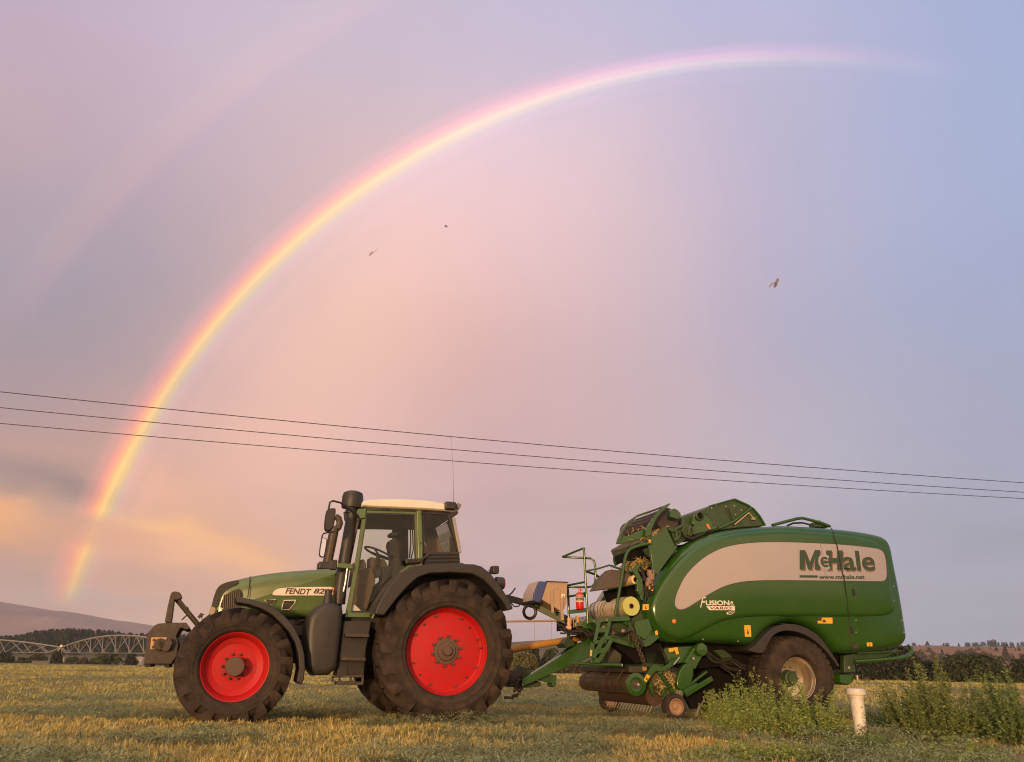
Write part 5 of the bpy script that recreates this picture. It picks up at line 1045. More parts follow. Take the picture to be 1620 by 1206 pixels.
MB().tube([(0, -.9, .61), (0, .9, .61)], .075, 12).build('axle', drk, ba)
gp_ = [(512, 790), (548, 775), (580, 738), (620, 695), (665, 668), (715, 656), (775, 662), (830, 685), (880, 722), (925, 780), (960, 835), (982, 872), (972, 875), (948, 842), (912, 796), (865, 750), (815, 717), (765, 697), (712, 690), (668, 700), (640, 722), (618, 760), (598, 804), (575, 806)]
gp_ = [tuple(q) for q in chaikin(gp_, 1)]
mgd = MB().plate(B(z5, -1.36, gp_), .62).build('mudguard', blk, ba, bevel=.015); mgd2 = MB().plate([p + np.array([0, 2.10, 0]) for p in B(z5, -1.36, gp_)], .62).build('mudguard', blk, ba, bevel=.015)
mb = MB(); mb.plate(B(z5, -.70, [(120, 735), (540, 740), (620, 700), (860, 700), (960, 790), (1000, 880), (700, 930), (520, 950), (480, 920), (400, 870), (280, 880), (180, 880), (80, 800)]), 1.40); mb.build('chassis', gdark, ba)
mb = MB(); mb.plate(B(z5, -.80, [(345, 790), (395, 785), (440, 820), (430, 850), (405, 850), (380, 820)]), .08); mb.build('chassis_bracket', g_d, ba, bevel=.01)
mb = MB(); mb.tube(B(z5, -.85, [(380, 870), (440, 910), (500, 960)]), .012, 6); mb.tube(B(z5, -.75, [(330, 815), (420, 880), (480, 890)]), .03, 8); mb.tube(B(z5, -.75, [(300, 800), (390, 850), (520, 870)]), .022, 8); mb.build('hoses', drk, ba)
# rear end: bumper bar, tank, light
mb = MB(); mb.plate(B(z5, -1.0, [(1000, 815), (1050, 808), (1060, 900), (1000, 903)]), .10); mb.plate(B(z5, -.9, [(1050, 806), (1270, 790), (1275, 800), (1200, 828), (1060, 850)]), 1.8); mb.build('rear_frame', g_d, ba, bevel=.012)
MB().tube([bp(z5, a, b, y) for a, b, y in ((1055, 846, -1.1), (1150, 840, -1.14), (1270, 830, -1.16), (1320, 820, -1.16), (1342, 800, -1.14), (1340, 780, -1.10), (1318, 765, -1.05))], .030, 12).build('bumper_bar', g_b, ba, angle=60)
MB().tube(B(z5, -.95, [(1060, 803), (1268, 796)]), .024, 10).build('bumper_bar', g_b, ba)
tkp = chaikin([(975, 912), (985, 905), (1050, 906), (1056, 915), (1054, 945), (1040, 962), (1020, 966), (985, 960), (973, 945)], 1); a = XZ([z5(*p) for p in tkp], -.95); mb = MB(); pillow(mb, a, [(.02, -.2), (0, -.24), (0, -.9), (.02, -.95)]); mb.build('rear_tank', g_b, ba, angle=50)
mb = MB(); mb.plate(B(z5, -1.05, [(1258, 840), (1264, 838), (1276, 868), (1252, 870)]), .04); mb.build('warning_triangle', drk, ba); q = bp(z5, 1064, 915, -1.0); MB().tube([q, q + (0, 0, -.07)], .022, 8).build('drain_tap', chrome, ba); q = bp(z5, 1023, 877, -1.005); MB().lathe([(.0001, -.012), (.022, -.012), (.025, 0)], tuple(q), 'y', 12).build('boss', chrome, ba)
# handle on the roof
MB().tube([bp(z5, a, b, -1.0) for a, b in ((640, 162), (700, 146), (760, 130), (790, 126), (840, 138), (890, 152), (930, 168))], .026, 10).build('roof_rail', g_b, ba, angle=60)
mb = MB(); mb.plate(B(z5, -.98, [(850, 150), (878, 136), (892, 148), (915, 160), (930, 172), (850, 170)]), .15); mb.build('roof_bracket', g_d, ba, bevel=.008); MB().tube(B(z5, -.9, [(715, 165), (745, 152), (790, 150), (830, 160)]), .016, 8).build('roof_hose', drk, ba)
# ---- wrapper housing on top
mb = MB(); mb.plate(B(z3, -.80, [(745, 235), (985, 150), (1075, 105), (1250, 60), (1378, 118), (1440, 160), (1500, 230), (1556, 325), (1300, 345), (1100, 370), (900, 440), (760, 470), (740, 330)]), 1.6); top_h = mb.build('wrapper_housing', g_d, ba, bevel=.02)
mb = MB(); mb.tube(B(z3, -.81, [(1256, 62), (1384, 118), (1446, 160), (1506, 230), (1560, 322)]), .02, 8); mb.tube(B(z3, -.82, [(1015, 128), (980, 215)]), .018, 6); mb.tube(B(z3, -.82, [(1010, 130), (1250, 62)]), .012, 6); mb.tube(B(z3, -.82, [(1100, 350), (1250, 280), (1420, 150)]), .025, 6); mb.build('housing_ribs', g_b, top_h)
mb = MB(); mb.tube(B(z3, -.83, [(1195, 150), (1220, 210), (1250, 320)]), .012, 6); mb.build('hoses', drk, top_h)
MB().tube(B(z3, -.84, [(1262, 312), (1335, 250), (1400, 195), (1445, 250)]), .009, 6).build('lever', mat('pale_lever', (.45, .36, .24), .5), top_h); q = bp(z3, 1443, 256, -.84); MB().box(q[0] - .03, q[0] + .03, -.86, -.82, q[2] - .02, q[2] + .02).build('lever_grip', mat('tan_plastic', (.34, .22, .10), .6), top_h)
mb = MB()
for b_ in ((1255, 130), (1322, 173), (1267, 214), (1170, 136), (1075, 118), (1030, 150)): q = bp(z3, *b_, -.81); mb.lathe([(.0001, -.014), (.013, -.012), (.014, .0)], tuple(q), 'y', 8)
mb.build('bolts', chrome, top_h)
mb = MB(); mb.plate(B(z3, -.92, chaikin([(840, 270), (870, 210), (915, 190), (970, 210), (1010, 245), (1040, 290), (1050, 330), (1010, 345), (960, 350), (860, 330)], 1)), .10); mb.plate(B(z3, -.94, [(880, 310), (1080, 330), (1090, 352), (860, 415), (800, 430), (820, 370)]), .1); cv = mb.build('drive_cover', g_b, top_h, bevel=.012)
q = bp(z3, 912, 228, -.93); MB().lathe([(.075, 0), (.075, -.03), (.055, -.035), (.05, -.005), (.0001, -.004)], tuple(q), 'y', 24).build('pivot', g_d, cv); MB().lathe([(.0001, -.004), (.05, -.004)], tuple(q + (0, -.002, 0)), 'y', 24).build('pivot_hole', gdark, cv)
sticker(z3, [(975, 310), (1000, 305), (1025, 355), (1005, 352)], -.945, cv, orange)
mb = MB(); mb.plate(B(z3, -1.0, chaikin([(622, 215), (640, 160), (670, 150), (715, 180), (735, 215), (725, 240), (700, 262), (660, 248), (630, 240)], 1)), .12); mb.build('pivot_plate', g_b, ba, bevel=.01)
MB().tube([bp(z3, 600, 262, -.8), bp(z3, 600, 262, -.8) + (0, 1.5, 0)], .19, 24).build('film_roller', mat('dark_roller', (.040, .030, .030), .6, c2=(.06, .045, .04), scale=6), ba, angle=60)
MB().plate(B(z3, -.78, [(630, 240), (660, 250), (745, 305), (740, 330), (640, 350), (610, 330)]), .5).build('dark_gap', gdark, ba)
mb = MB()
for l in ([(600, 350), (640, 380), (755, 318)], [(680, 370), (690, 420), (670, 480)], [(700, 390), (780, 440)], [(760, 330), (740, 390), (690, 470)], [(820, 320), (800, 420)], [(850, 340), (865, 410)]): mb.tube(B(z3, -1.0, l), .028, 6)
mb.plate(B(z3, -.98, [(600, 340), (640, 400), (680, 520), (720, 500), (840, 420), (850, 330), (760, 300), (700, 340)]), .2); mb.build('linkage', g_d, ba, bevel=.006)
# front guard (hoop cage)
mb = MB(); mb.plate(B(z3, -1.0, [(100, 500), (110, 455), (150, 365), (215, 275), (310, 212), (480, 155), (628, 100), (622, 118), (560, 145), (400, 205), (300, 240), (225, 300), (170, 375), (145, 450), (130, 505)]), .05); cg = mb.build('guard_hoop', g_b, ba, bevel=.006)
mb = MB(); mb.plate(B(z3, -1.08, [(625, 102), (605, 135), (540, 190), (490, 255), (455, 330), (428, 420), (380, 430), (390, 360), (430, 290), (480, 215), (545, 145), (600, 108)]), .06); mb.plate(B(z3, -1.0, [(150, 440), (220, 420), (380, 350), (400, 400), (390, 440), (130, 505)]), .05); mb.build('guard_hoop', g_b, ba, bevel=.006)
mb = MB()
for l in ([(170, 355), (330, 310), (480, 262)], [(250, 300), (400, 255), (480, 225)], [(290, 262), (420, 225), (505, 195)], [(310, 225), (420, 190), (540, 145)]): mb.tube([bp(z3, *l[0], -.98), bp(z3, *l[1], -1.0), bp(z3, *l[2], -1.05)], .010, 6)
mb.build('guard_rods', drk, ba); 
# front upper plates
MB().plate(B(z3, -1.16, [(590, 345), (672, 520), (700, 530), (640, 610), (560, 720), (500, 800), (460, 800), (440, 640), (420, 500), (440, 440), (540, 385)]), .06).build('front_plate', g_b, ba, bevel=.006)
YFAR = .95
mb = MB(); q = [bp(z3, *p, y) for p, y in (((440, 448), -1.05), ((437, 500), -1.05), ((62, 630), YFAR), ((38, 568), YFAR))]; mb.add(q + [p + np.array([.10, 0, .02]) for p in q], [(0, 1, 2, 3), (7, 6, 5, 4), (0, 4, 5, 1), (1, 5, 6, 2), (2, 6, 7, 3), (3, 7, 4, 0)]); mb.build('front_lip', g_b, ba, bevel=.008)
mb = MB(); q = [bp(z3, *p, y) for p, y in (((440, 445), -1.04), ((592, 324), -1.04), ((500, 372), -.3), ((150, 500), .8), ((40, 562), YFAR))]; mb.add(q + [p - np.array([0, 0, .05]) for p in q], [(0, 1, 2, 3, 4), (9, 8, 7, 6, 5)] + [(i, i + 5, (i + 1) % 5 + 5, (i + 1) % 5) for i in range(5)]); mb.build('hay_cover', hay_s, ba, bevel=.01)
mb = MB(); mb.plate(B(z3, -.35, [(180, 600), (430, 520), (445, 700), (470, 900), (380, 1060), (300, 1060), (300, 900), (240, 800), (180, 720)]), .12); q = [bp(z3, *p, y) for p, y in (((430, 505), -.9), ((440, 640), -.9), ((90, 690), .8), ((70, 628), .9))]; mb.add(q + [p + np.array([.25, 0, 0]) for p in q], [(0, 1, 2, 3), (7, 6, 5, 4), (0, 4, 5, 1), (1, 5, 6, 2), (2, 6, 7, 3), (3, 7, 4, 0)]); mb.build('intake_opening', gdark, ba)
mb = MB(); mb.plate(B(z3, .85, [(68, 630), (110, 622), (140, 690), (90, 720), (72, 680)]), .04); mb.plate(B(z3, -1.02, [(360, 560), (400, 540), (436, 545), (440, 640), (400, 620)]), .04); mb.build('side_cheek', g_d, ba)
# hay caught in the intake
def hay_bits(fn, poly, y, n, name, par, ysp=.25, L_=.10):
    xs = [p[0] for p in poly]; ys = [p[1] for p in poly]; mb = MB()
    for _ in range(n):
        for __ in range(20):
            a, b = random.uniform(min(xs), max(xs)), random.uniform(min(ys), max(ys)); inn = False
            for i in range(len(poly)):
                (x1, y1), (x2, y2) = poly[i], poly[i - 1]
                if (y1 > b) != (y2 > b) and a < (x2 - x1) * (b - y1) / (y2 - y1) + x1: inn = not inn
            if inn: break
        p = bp(fn, a, b, y + random.random() * ysp); d = np.array([random.gauss(0, 1), random.gauss(0, .6), random.gauss(0, .6)]); d *= L_ * random.uniform(.4, 1) / np.linalg.norm(d)
        w = np.cross(d, [random.random(), 1, random.random()]); w *= .003 / (np.linalg.norm(w) + 1e-9); s_ = p + d * .5 + np.array([0, 0, .015 * random.random()])
        mb.add([p - w, p + w, s_ + w, s_ - w], [(0, 1, 2, 3)]); mb.add([s_ - w, s_ + w, p + d + w * .3, p + d - w * .3], [(0, 1, 2, 3)])
    o = mb.build(name, stub_m, par); o['kind'] = 'stuff' if par is None else ''; return o
hm = MB(); hm.plate(B(z3, -.55, chaikin([(120, 745), (190, 690), (300, 655), (420, 645), (440, 700), (330, 730), (250, 780), (180, 770)], 1)), .10); hh = hm.build('caught_hay', hay_s, ba, bevel=.03); hay_bits(z3, [(120, 745), (300, 650), (430, 640), (440, 720), (250, 790)], -.72, 220, 'hay_stalks', hh)
hay_bits(z3, [(140, 490), (400, 425), (560, 345), (590, 330), (440, 440), (330, 455)], -1.03, 200, 'hay_stalks', hh, .5)
# net cover (grey flap), film mandrel and brackets
mb = MB(); prof = B(zp, -1.0, [(588, 368), (600, 350), (640, 282), (690, 236), (760, 246), (812, 262), (790, 300), (752, 345)]); mb.plate(prof, .25); mb.build('net_cover', mat('grey_rubber_flap', (.095, .072, .055), .85, c2=(.065, .05, .04), scale=7, bump=.1), ba, bevel=.012)
mb = MB(); mb.plate(B(zp, -.62, [(660, 368), (752, 348), (800, 300), (880, 280), (900, 420), (860, 520), (720, 520), (680, 430)]), .15); mb.build('dark_gap', gdark, ba)
p1 = bp(zp, 838, 300, -1.12); p0 = p1 + np.array([0, .30, 0]); MB().tube([p0 + (p0 - p1) * .6, p0, p1], [.07, .075, .068], 18).build('film_mandrel', mat('cream_plastic', (.68, .50, .27), .5), ba); MB().tube([p1, p1 + (p1 - p0) * .06], .038, 14).build('mandrel_core', gdark, ba)
mb = MB(); mb.plate(B(zp, -1.15, chaikin([(815, 240), (835, 212), (880, 205), (900, 215), (860, 225), (850, 240), (880, 300), (890, 380), (885, 430), (868, 425), (862, 340), (835, 270)], 1)), .06); mb.plate(B(zp, -1.18, [(845, 300), (880, 290), (884, 370), (868, 400), (848, 370)]), .06); mb.build('film_bracket', g_b, ba, bevel=.006)
mb = MB()
for _ in range(16):
    a, b = random.uniform(880, 925), random.uniform(215, 400); p = bp(zp, a, b, -1.08); q = p + np.array([random.uniform(-.1, .1), random.uniform(-.08, .02), random.uniform(-.14, .14)]); mb.tube([p, (p + q) / 2 + (0, -.05, 0), q], .012, 6)
mb.build('hoses', drk, ba)
mb = MB()
for a, b, s_ in ((925, 262, .05), (935, 285, .055), (920, 310, .05), (910, 330, .035)): p = bp(zp, a, b, -1.14); mb.lathe([(.0001, -s_), (s_ * .8, -s_ * .8), (s_, 0), (s_ * .8, s_), (.0001, s_)], tuple(p), 'z', 10)
mb.build('hydraulic_valve', mat('dirty_valve', (.24, .15, .10), .6, c2=(.14, .085, .06), scale=15), ba)
# platform and lower front plates
mb = MB(); mb.plate(B(zp, -.75, [(497, 583), (530, 545), (548, 520), (600, 555), (590, 610), (520, 600)]), 1.0); mb.plate(B(zp, -1.15, [(660, 535), (790, 520), (812, 540), (800, 556), (660, 560)]), 1.1); mb.build('platform', g_b, ba, bevel=.01)
mb = MB(); mb.plate(B(zp, -.95, [(580, 560), (800, 556), (880, 480), (990, 660), (900, 715), (830, 722), (690, 660), (650, 650)]), 1.0); mb.build('front_frame', g_d, ba, bevel=.012)
mb = MB(); mb.plate(B(zp, -1.14, [(830, 560), (920, 540), (942, 605), (900, 672), (845, 640)]), .06); mb.plate(B(zp, -1.10, [(835, 640), (940, 610), (990, 655), (930, 705), (900, 716), (840, 690)]), .06); mb.plate(B(zp, -1.05, [(585, 655), (700, 655), (830, 690), (830, 722), (690, 680)]), .06); mb.build('front_plate', g_b, ba, bevel=.008)
sticker(zp, [(958, 617), (972, 612), (978, 640), (962, 642)], -1.17, ba)
# railings
mb = MB(); rail = lambda pts, r_=.017: mb.tube([bp(zp, a, b, y) for a, b, y in pts], r_, 8)
rail([(520, 103, -.75), (530, 300, -.75), (545, 570, -.75)], .019); rail([(520, 106, -.75), (455, 132, -.60), (388, 160, -.45)]); rail([(388, 160, -.45), (450, 164, -.5), (530, 167, -.60), (562, 170, -.62), (582, 184, -.64), (590, 215, -.64), (592, 280, -.64), (588, 320, -.63), (572, 342, -.6), (530, 347, -.5), (420, 345, -.4)])
rail([(420, 335, -.35), (525, 315, -.75)]); rail([(535, 247, -.75), (610, 232, -.85), (680, 210, -.95)], .014); rail([(535, 250, -.75), (590, 268, -.6), (622, 292, -.5)], .019); rail([(420, 405, -.4), (475, 396, -.6), (535, 380, -.75)], .017); rail([(420, 340, -.38), (425, 420, -.38), (428, 560, -.38)], .02); mb.build('railing', g_b, ba, angle=60)
mb = MB(); mb.plate(B(zp, -.78, [(425, 488), (535, 474), (540, 500), (425, 512)]), .04); mb.plate(B(zp, -.72, [(475, 385), (530, 378), (530, 408), (475, 415)]), .03); mb.plate(B(zp, -1.05, [(680, 208), (700, 210), (770, 240), (815, 245), (800, 260), (745, 240), (690, 220)]), .04); mb.build('rail_plate', g_b, ba, bevel=.004)
mb = MB(); mb.tube([bp(zp, a, b, y) for a, b, y in ((712, 520, -1.15), (730, 420, -1.15), (752, 300, -1.15), (770, 190, -1.15), (778, 155, -1.15), (790, 128, -1.15), (812, 108, -1.15), (860, 92, -1.16), (932, 76, -1.18))], .024, 10); mb.build('hand_rail', g_b, ba, angle=60); sticker(zp, [(918, 54), (931, 54), (932, 72), (920, 72)], -1.2, ba)
# ladder
mb = MB(); lad = lambda p, q, y, yb=None, w=.05, h=.028: mb.bar(bp(zp, *p, y), bp(zp, *q, y if yb is None else yb), h, w, (1, 0, 0))
for o_ in ((0, 0, 0), (66, -2, .0)): lad((618 + o_[0], 536), (585 + o_[0] * .9, 690), -1.12, -1.2); 
lad((585, 685), (640, 682), -1.2); lad((605, 612), (668, 608), -1.16, w=.07); lad((575, 690), (560, 778), -1.22); lad((698, 655), (612, 800), -1.2, w=.06); lad((640, 660), (568, 800), -1.22, w=.06); lad((640, 660), (700, 654), -1.2); lad((600, 740), (655, 735), -1.22, w=.07); lad((566, 795), (618, 798), -1.22, w=.07); mb.build('ladder', g_b, ba, bevel=.004)
sticker(zp, [(560, 735), (572, 732), (568, 770), (558, 772)], -1.25, ba)
mb = MB(); mb.tube([bp(zp, 452, 812, -1.1), bp(zp, 600, 822, -1.12), bp(zp, 750, 826, -1.15)], .022, 10); mb.tube([bp(zp, 750, 826, -1.15), bp(zp, 748, 826, -.4)], .022, 8); mb.build('step_bar', g_b, ba)
MB().tube([bp(zp, 640, 755, -.55), bp(zp, 725, 755, -.55)], .19, 12).build('grey_tank', mat('grey_tank', (.075, .072, .055), .6, c2=(.05, .05, .04), scale=6), ba, bevel=.02)
mb = MB(); mb.tube([bp(zp, a, b, y) for a, b, y in ((790, 560, -1.12), (820, 620, -1.12), (845, 665, -1.12))], .030, 8); mb.tube([bp(zp, a, b, -1.10) for a, b in ((760, 560), (800, 580))], .034, 8); mb.build('chain_arm', g_b, ba)
def chain(name, p, q, n, r_, par, sag=0):
    mb = MB(); d = (q - p) / n
    for i in range(n):
        c = p + d * (i + .5) + np.array([0, 0, -sag * math.sin(math.pi * (i + .5) / n)]); u = d / np.linalg.norm(d); w = np.array([0, 1.0, 0]) if i % 2 else np.cross(u, [0, 1.0, 0]); w /= np.linalg.norm(w)
        ring = [c + u * np.linalg.norm(d) * .68 * math.cos(a) + w * r_ * 1.9 * math.sin(a) for a in np.linspace(0, 2 * math.pi, 9)[:-1]]; mb.tube(ring, r_ * .75, 5, True)
    return mb.build(name, chain_m, par)
chain('chain', bp(zp, 806, 595, -1.14), bp(zp, 898, 832, -1.2), 15, .014, ba); chain('chain', bp(zp, 800, 605, -1.05), bp(zp, 802, 690, -1.05), 6, .011, ba)
# ---- drawbar
def beam(name, p0, h0, p1, h1, w, m=g_b):
    mb = MB(); vs = [(p[0], p[1] + s * w / 2, p[2] + t_ * h / 2) for p, h in ((p0, h0), (p1, h1)) for s, t_ in ((-1, -1), (1, -1), (1, 1), (-1, 1))]
    return mb.add(vs, [(3, 2, 1, 0), (4, 5, 6, 7), (0, 1, 5, 4), (1, 2, 6, 5), (2, 3, 7, 6), (3, 0, 4, 7)]).build(name, m, ba, bevel=.01)
def zdiff(fn, x, ya, yb, y): return bp(fn, x, ya, y)[2] - bp(fn, x, yb, y)[2]
beam('drawbar', bp(zh, 140, 1040, -.30), zdiff(zh, 140, 1010, 1072, -.3), bp(zh, 800, 690, -.36), zdiff(zh, 800, 595, 785, -.36), .12)
beam('drawbar', bp(zh, 220, 1020, .12), .11, bp(zh, 640, 700, .62), .2, .12, g_d)
mb = MB(); mb.bar(bp(zh, 85, 920, 0), bp(zh, 220, 970, 0), .14, .16); mb.plate(B(zh, -.1, [(160, 1050), (240, 1000), (320, 1030), (328, 1060), (300, 1075), (160, 1082)]), .2); mb.build('hitch', g_d, ba, bevel=.01)
mb = MB(); mb.bar(bp(zh, 230, 960, -.2), bp(zh, 445, 1010, -.2), .08, .12); mb.plate(B(zh, -.32, [(440, 968), (462, 965), (464, 1010), (455, 1060), (440, 1080), (420, 1060)]), .24); mb.build('parking_jack', g_b, ba, bevel=.006)
mb = MB(); q = bp(zh, 130, 1000, -.15); mb.tube([q + .05 * np.array([math.cos(a), 0, math.sin(a)]) for a in np.linspace(0, 6.28, 17)[:-1]], .012, 6, True); mb.box(q[0] - .14, q[0] + .05, -.12, .12, q[2] - .12, q[2] + .12); mb.tube(B(zh, -.2, [(110, 990), (90, 1060), (120, 1110), (150, 1090)]), .016, 7); mb.build('hitch_ring', iron, ba, bevel=.006)
chain('chain', bp(zh, 130, 1010, -.2), bp(zh, 75, 1120, -.2), 8, .012, ba); chain('chain', bp(zh, 150, 1080, -.2), bp(zh, 60, 1150, -.15), 8, .012, ba, .05); mb = MB(); mb.bar(bp(zh, -10, 1170, -.2), bp(zh, 70, 1175, -.2), .06, .04); mb.build('hitch_pin', iron, ba)
# pto shaft
psh = mat('yellow_shaft_guard', (.46, .22, .035), .5, c2=(.36, .17, .03), scale=6, dust=(.24, .14, .05), dust_amt=.4)
MB().tube([bp(zh, 20, 742, 0), bp(zh, 110, 722, 0), bp(zh, 560, 648, 0), bp(zh, 730, 620, 0)], [.058, .058, .048, .05], 20).build('drive_shaft_guard', psh, ba, angle=60)
mb = MB(); mb.plate(B(zh, -.25, [(520, 680), (560, 630), (600, 640), (640, 690), (560, 720)]), .4); mb.bar(bp(zh, 565, 500, -.2), bp(zh, 575, 650, -.2), .05, .05); mb.build('shaft_bracket', g_d, ba, bevel=.01)
# hose arm and control box
mb = MB(); mb.bar(bp(zh, 0, 262, -.1), bp(zh, 270, 335, -.1), .09, .09); mb.tube(B(zh, -.12, [(20, 250), (60, 215), (88, 175)]), .012, 6); mb.tube(B(zh, -.15, [(-20, 290), (40, 300), (80, 345), (120, 340), (130, 320)]), .010, 6); q = bp(zh, 219, 392, -.2); mb.tube([q + .098 * np.array([math.cos(a), .0, math.sin(a)]) for a in np.linspace(0, 6.28, 25)[:-1]], .024, 8, True); mb.build('hose_arm', blk, ba)
mb = MB(); mb.bar(bp(zh, 265, 325, -.15), bp(zh, 555, 470, -.3), .08, .13); mb.plate(B(zh, -.3, [(270, 300), (300, 320), (300, 360), (270, 345)]), .1); mb.build('hose_arm', g_d, ba, bevel=.006)
tanb = mat('box_tan', (.40, .27, .17), .6, c2=(.33, .22, .14), scale=5, dust=(.26, .17, .10), dust_amt=.4); cb_ = MB().plate(B(zh, -.62, [(328, 272), (380, 118), (560, 122), (556, 310), (530, 370), (500, 385), (330, 280)]), .5).build('control_box', tanb, ba, bevel=.008)
MB().plate(B(zh, -.63, [(245, 290), (256, 220), (300, 114), (328, 112), (382, 120), (345, 240), (325, 300), (300, 310)]), .52).build('box_front', mat('blue_plastic', (.035, .05, .16), .5, c2=(.05, .06, .15), scale=8), cb_, bevel=.02)
MB().plate(B(zh, -.6, [(238, 286), (248, 205), (296, 112), (305, 114), (262, 215), (250, 292)]), .48).build('box_cover', mat('pale_box_edge', (.42, .34, .30), .6), cb_)
mb = MB(); mb.plate(B(zh, -.645, [(412, 190), (430, 190), (440, 398), (416, 396)]), .02); mb.plate(B(zh, -.645, [(498, 190), (518, 190), (528, 466), (502, 466)]), .02); mb.build('box_bracket', tanb, cb_); sticker(zh, [(505, 230), (540, 228), (541, 260), (506, 262)], -.655, cb_, cream, marks=1); sticker(zh, [(440, 152), (480, 152), (480, 182), (440, 182)], -.63, cb_, tanb)
MB().add([], []).box(*[v for v in (bp(zh, 370, 124, -.6)[0], bp(zh, 562, 124, -.6)[0], -.64, -.10, bp(zh, 460, 124, -.6)[2], bp(zh, 460, 116, -.6)[2])]).build('box_lid', drk, cb_)
mb = MB()
for a, b in ((500, 515), (520, 540), (560, 545), (600, 575), (620, 560), (640, 545), (680, 560), (700, 590), (740, 600)): p = bp(zh, a, b, -.4); q = p + np.array([random.uniform(-.16, .16), random.uniform(-.1, .1), random.uniform(-.12, .06)]); mb.tube([p, (p + q) / 2 + (0, -.04, -.04), q], .014, 6)
mb.build('hoses', drk, ba); mb = MB()
for a, b in ((578, 465), (575, 500), (580, 535), (565, 540)): p = bp(zh, a, b, -.66); mb.lathe([(.0001, -.032), (.03, -.025), (.035, 0), (.03, .03), (.0001, .035)], tuple(p), 'z', 10)
mb.build('hose_couplings', mat('pinkish_coupling', (.55, .34, .22), .5), ba)
mb = MB(); mb.plate(B(zh, -.55, [(588, 440), (600, 432), (606, 500), (594, 500)]), .06); mb.plate(B(zh, -.55, [(645, 425), (668, 432), (664, 490), (648, 490)]), .06); mb.plate(B(zh, -.5, [(700, 432), (728, 430), (720, 462), (700, 465)]), .06); mb.tube(B(zh, -.5, [(625, 512), (672, 508)]), .035, 10); mb.build('yellow_fittings', yel, ba, bevel=.004)
mb = MB(); mb.plate(B(zh, -.4, [(560, 470), (760, 460), (780, 540), (560, 560)]), .5); mb.build('hose_block', gdark, ba)
for k in range(5): p = bp(zh, 590 + 26 * k, 440, -.56); MB().tube([p, p + (0, 0, -.16)], .010, 6).build('tap', chrome, ba)
# hydraulic hoses and pipes looping between the drawbar, the front frame and the pickup
def hose_run(fn, pts, y, r_=.013, n=1, jit=6, m=drk):
    for k in range(n):
        q = [bp(fn, a + random.uniform(-jit, jit), b + random.uniform(-jit, jit), y + random.uniform(-.05, .05)) for a, b in pts]
        q = chaikin(q, 2, False); MB().tube(q, r_, 6).build('hose', m, ba, angle=60)
hose_run(zp, [(380, 590), (440, 640), (520, 610), (560, 660), (640, 640), (700, 600)], -.8, .013, 5, 16)
hose_run(zp, [(690, 600), (740, 640), (800, 610), (860, 650), (890, 700)], -1.16, .012, 4, 14)
hose_run(z4, [(640, 780), (700, 800), (740, 850), (820, 830), (880, 880)], -.85, .014, 5, 14)
hose_run(z6, [(1000, 190), (1040, 260), (1100, 400), (1200, 430), (1260, 520)], -1.0, .010, 4, 16)
hose_run(zp, [(860, 215), (890, 290), (915, 360), (900, 440)], -1.12, .012, 4, 10)
hose_run(z4, [(560, 200), (600, 240), (640, 220), (700, 190)], -1.05, .012, 3, 8)
hose_run(z6, [(470, 140), (560, 260), (700, 330), (860, 300), (1000, 330)], -.6, .02, 4, 30)
for a, b in ((702, 622), (760, 618), (640, 598)): q = bp(zp, a, b, -1.12); MB().lathe([(.0001, -.02), (.028, -.018), (.03, 0)], tuple(q), 'y', 12).build('fitting', mat('hydraulic_valve_brass', (.35, .20, .09), .5, .4), ba)
# bolts and latches on the bodywork
for a, b in ((300, 735), (470, 745), (1060, 640), (1060, 700), (1290, 640), (1300, 700), (1250, 470), (1250, 540)): q = bp(z5, a, b, -1.255); MB().lathe([(.0001, -.008), (.010, -.007), (.012, .004)], (q[0], q[1], q[2]), 'y', 8).build('bolt', chrome, side)
for b in (500, 690): q = bp(z5, 1040, b, -1.262); MB().box(q[0] - .012, q[0] + .03, -1.31 if b < 600 else -1.268, -1.25, q[2] - .05, q[2] + .05).build('latch', drk, side, bevel=.004)
# ---- pickup
pc0, pc1 = bp(z6, 702, 610, -1.08), None
L_ = 1.95; rol = MB().tube([pc0, pc0 + (0, L_, 0)], .134, 28); roller = rol.build('crop_roller', mud, ba)
rb = MB()
for k in range(7): rb.lathe([(.134, -.008), (.139, -.006), (.139, .006), (.134, .008)], tuple(pc0 + (0, .1 + L_ * k / 7, 0)), 'y', 28)
rb.build('roller_ribs', rusty, roller)
for k in range(8):
    a = k * math.pi / 4 + .2; c = pc0 + .136 * np.array([math.cos(a), 0, math.sin(a)]); MB().bar(c + (0, .02, 0), c + (0, L_ - .02, 0), .022, .012, (math.cos(a), 0, math.sin(a))).build('roller_slat', rusty, roller)
MB().lathe([(.0001, .03), (.13, .03), (.155, .02), (.158, -.008), (.10, -.012), (.098, .01), (.07, .012), (.068, .02)], tuple(pc0 + (0, -.02, 0)), 'y', 32).build('roller_disc', g_b, ba); MB().tube([pc0 + (0, .05, 0), pc0 + (0, -.10, 0)], .022, 12).build('roller_shaft', chrome, ba)
p = bp(z6, 720, 420, -1.0); MB().box(p[0] - .10, p[0] + .20, -.95, .95, p[2] - .07, p[2] + .03).build('roller_plate', mud, ba, bevel=.02)
pw = MB(); p = bp(z6, 880, 720, -1.0); cpk = bp(z6, 930, 750, -1.0); MB().tube([(cpk[0], -.98, cpk[2]), (cpk[0], .90, cpk[2])], .135, 28).build('pickup_drum', mat('dark_rust', (.045, .022, .011), .8, c2=(.075, .035, .016), scale=9, bump=.3, bscale=40), ba)
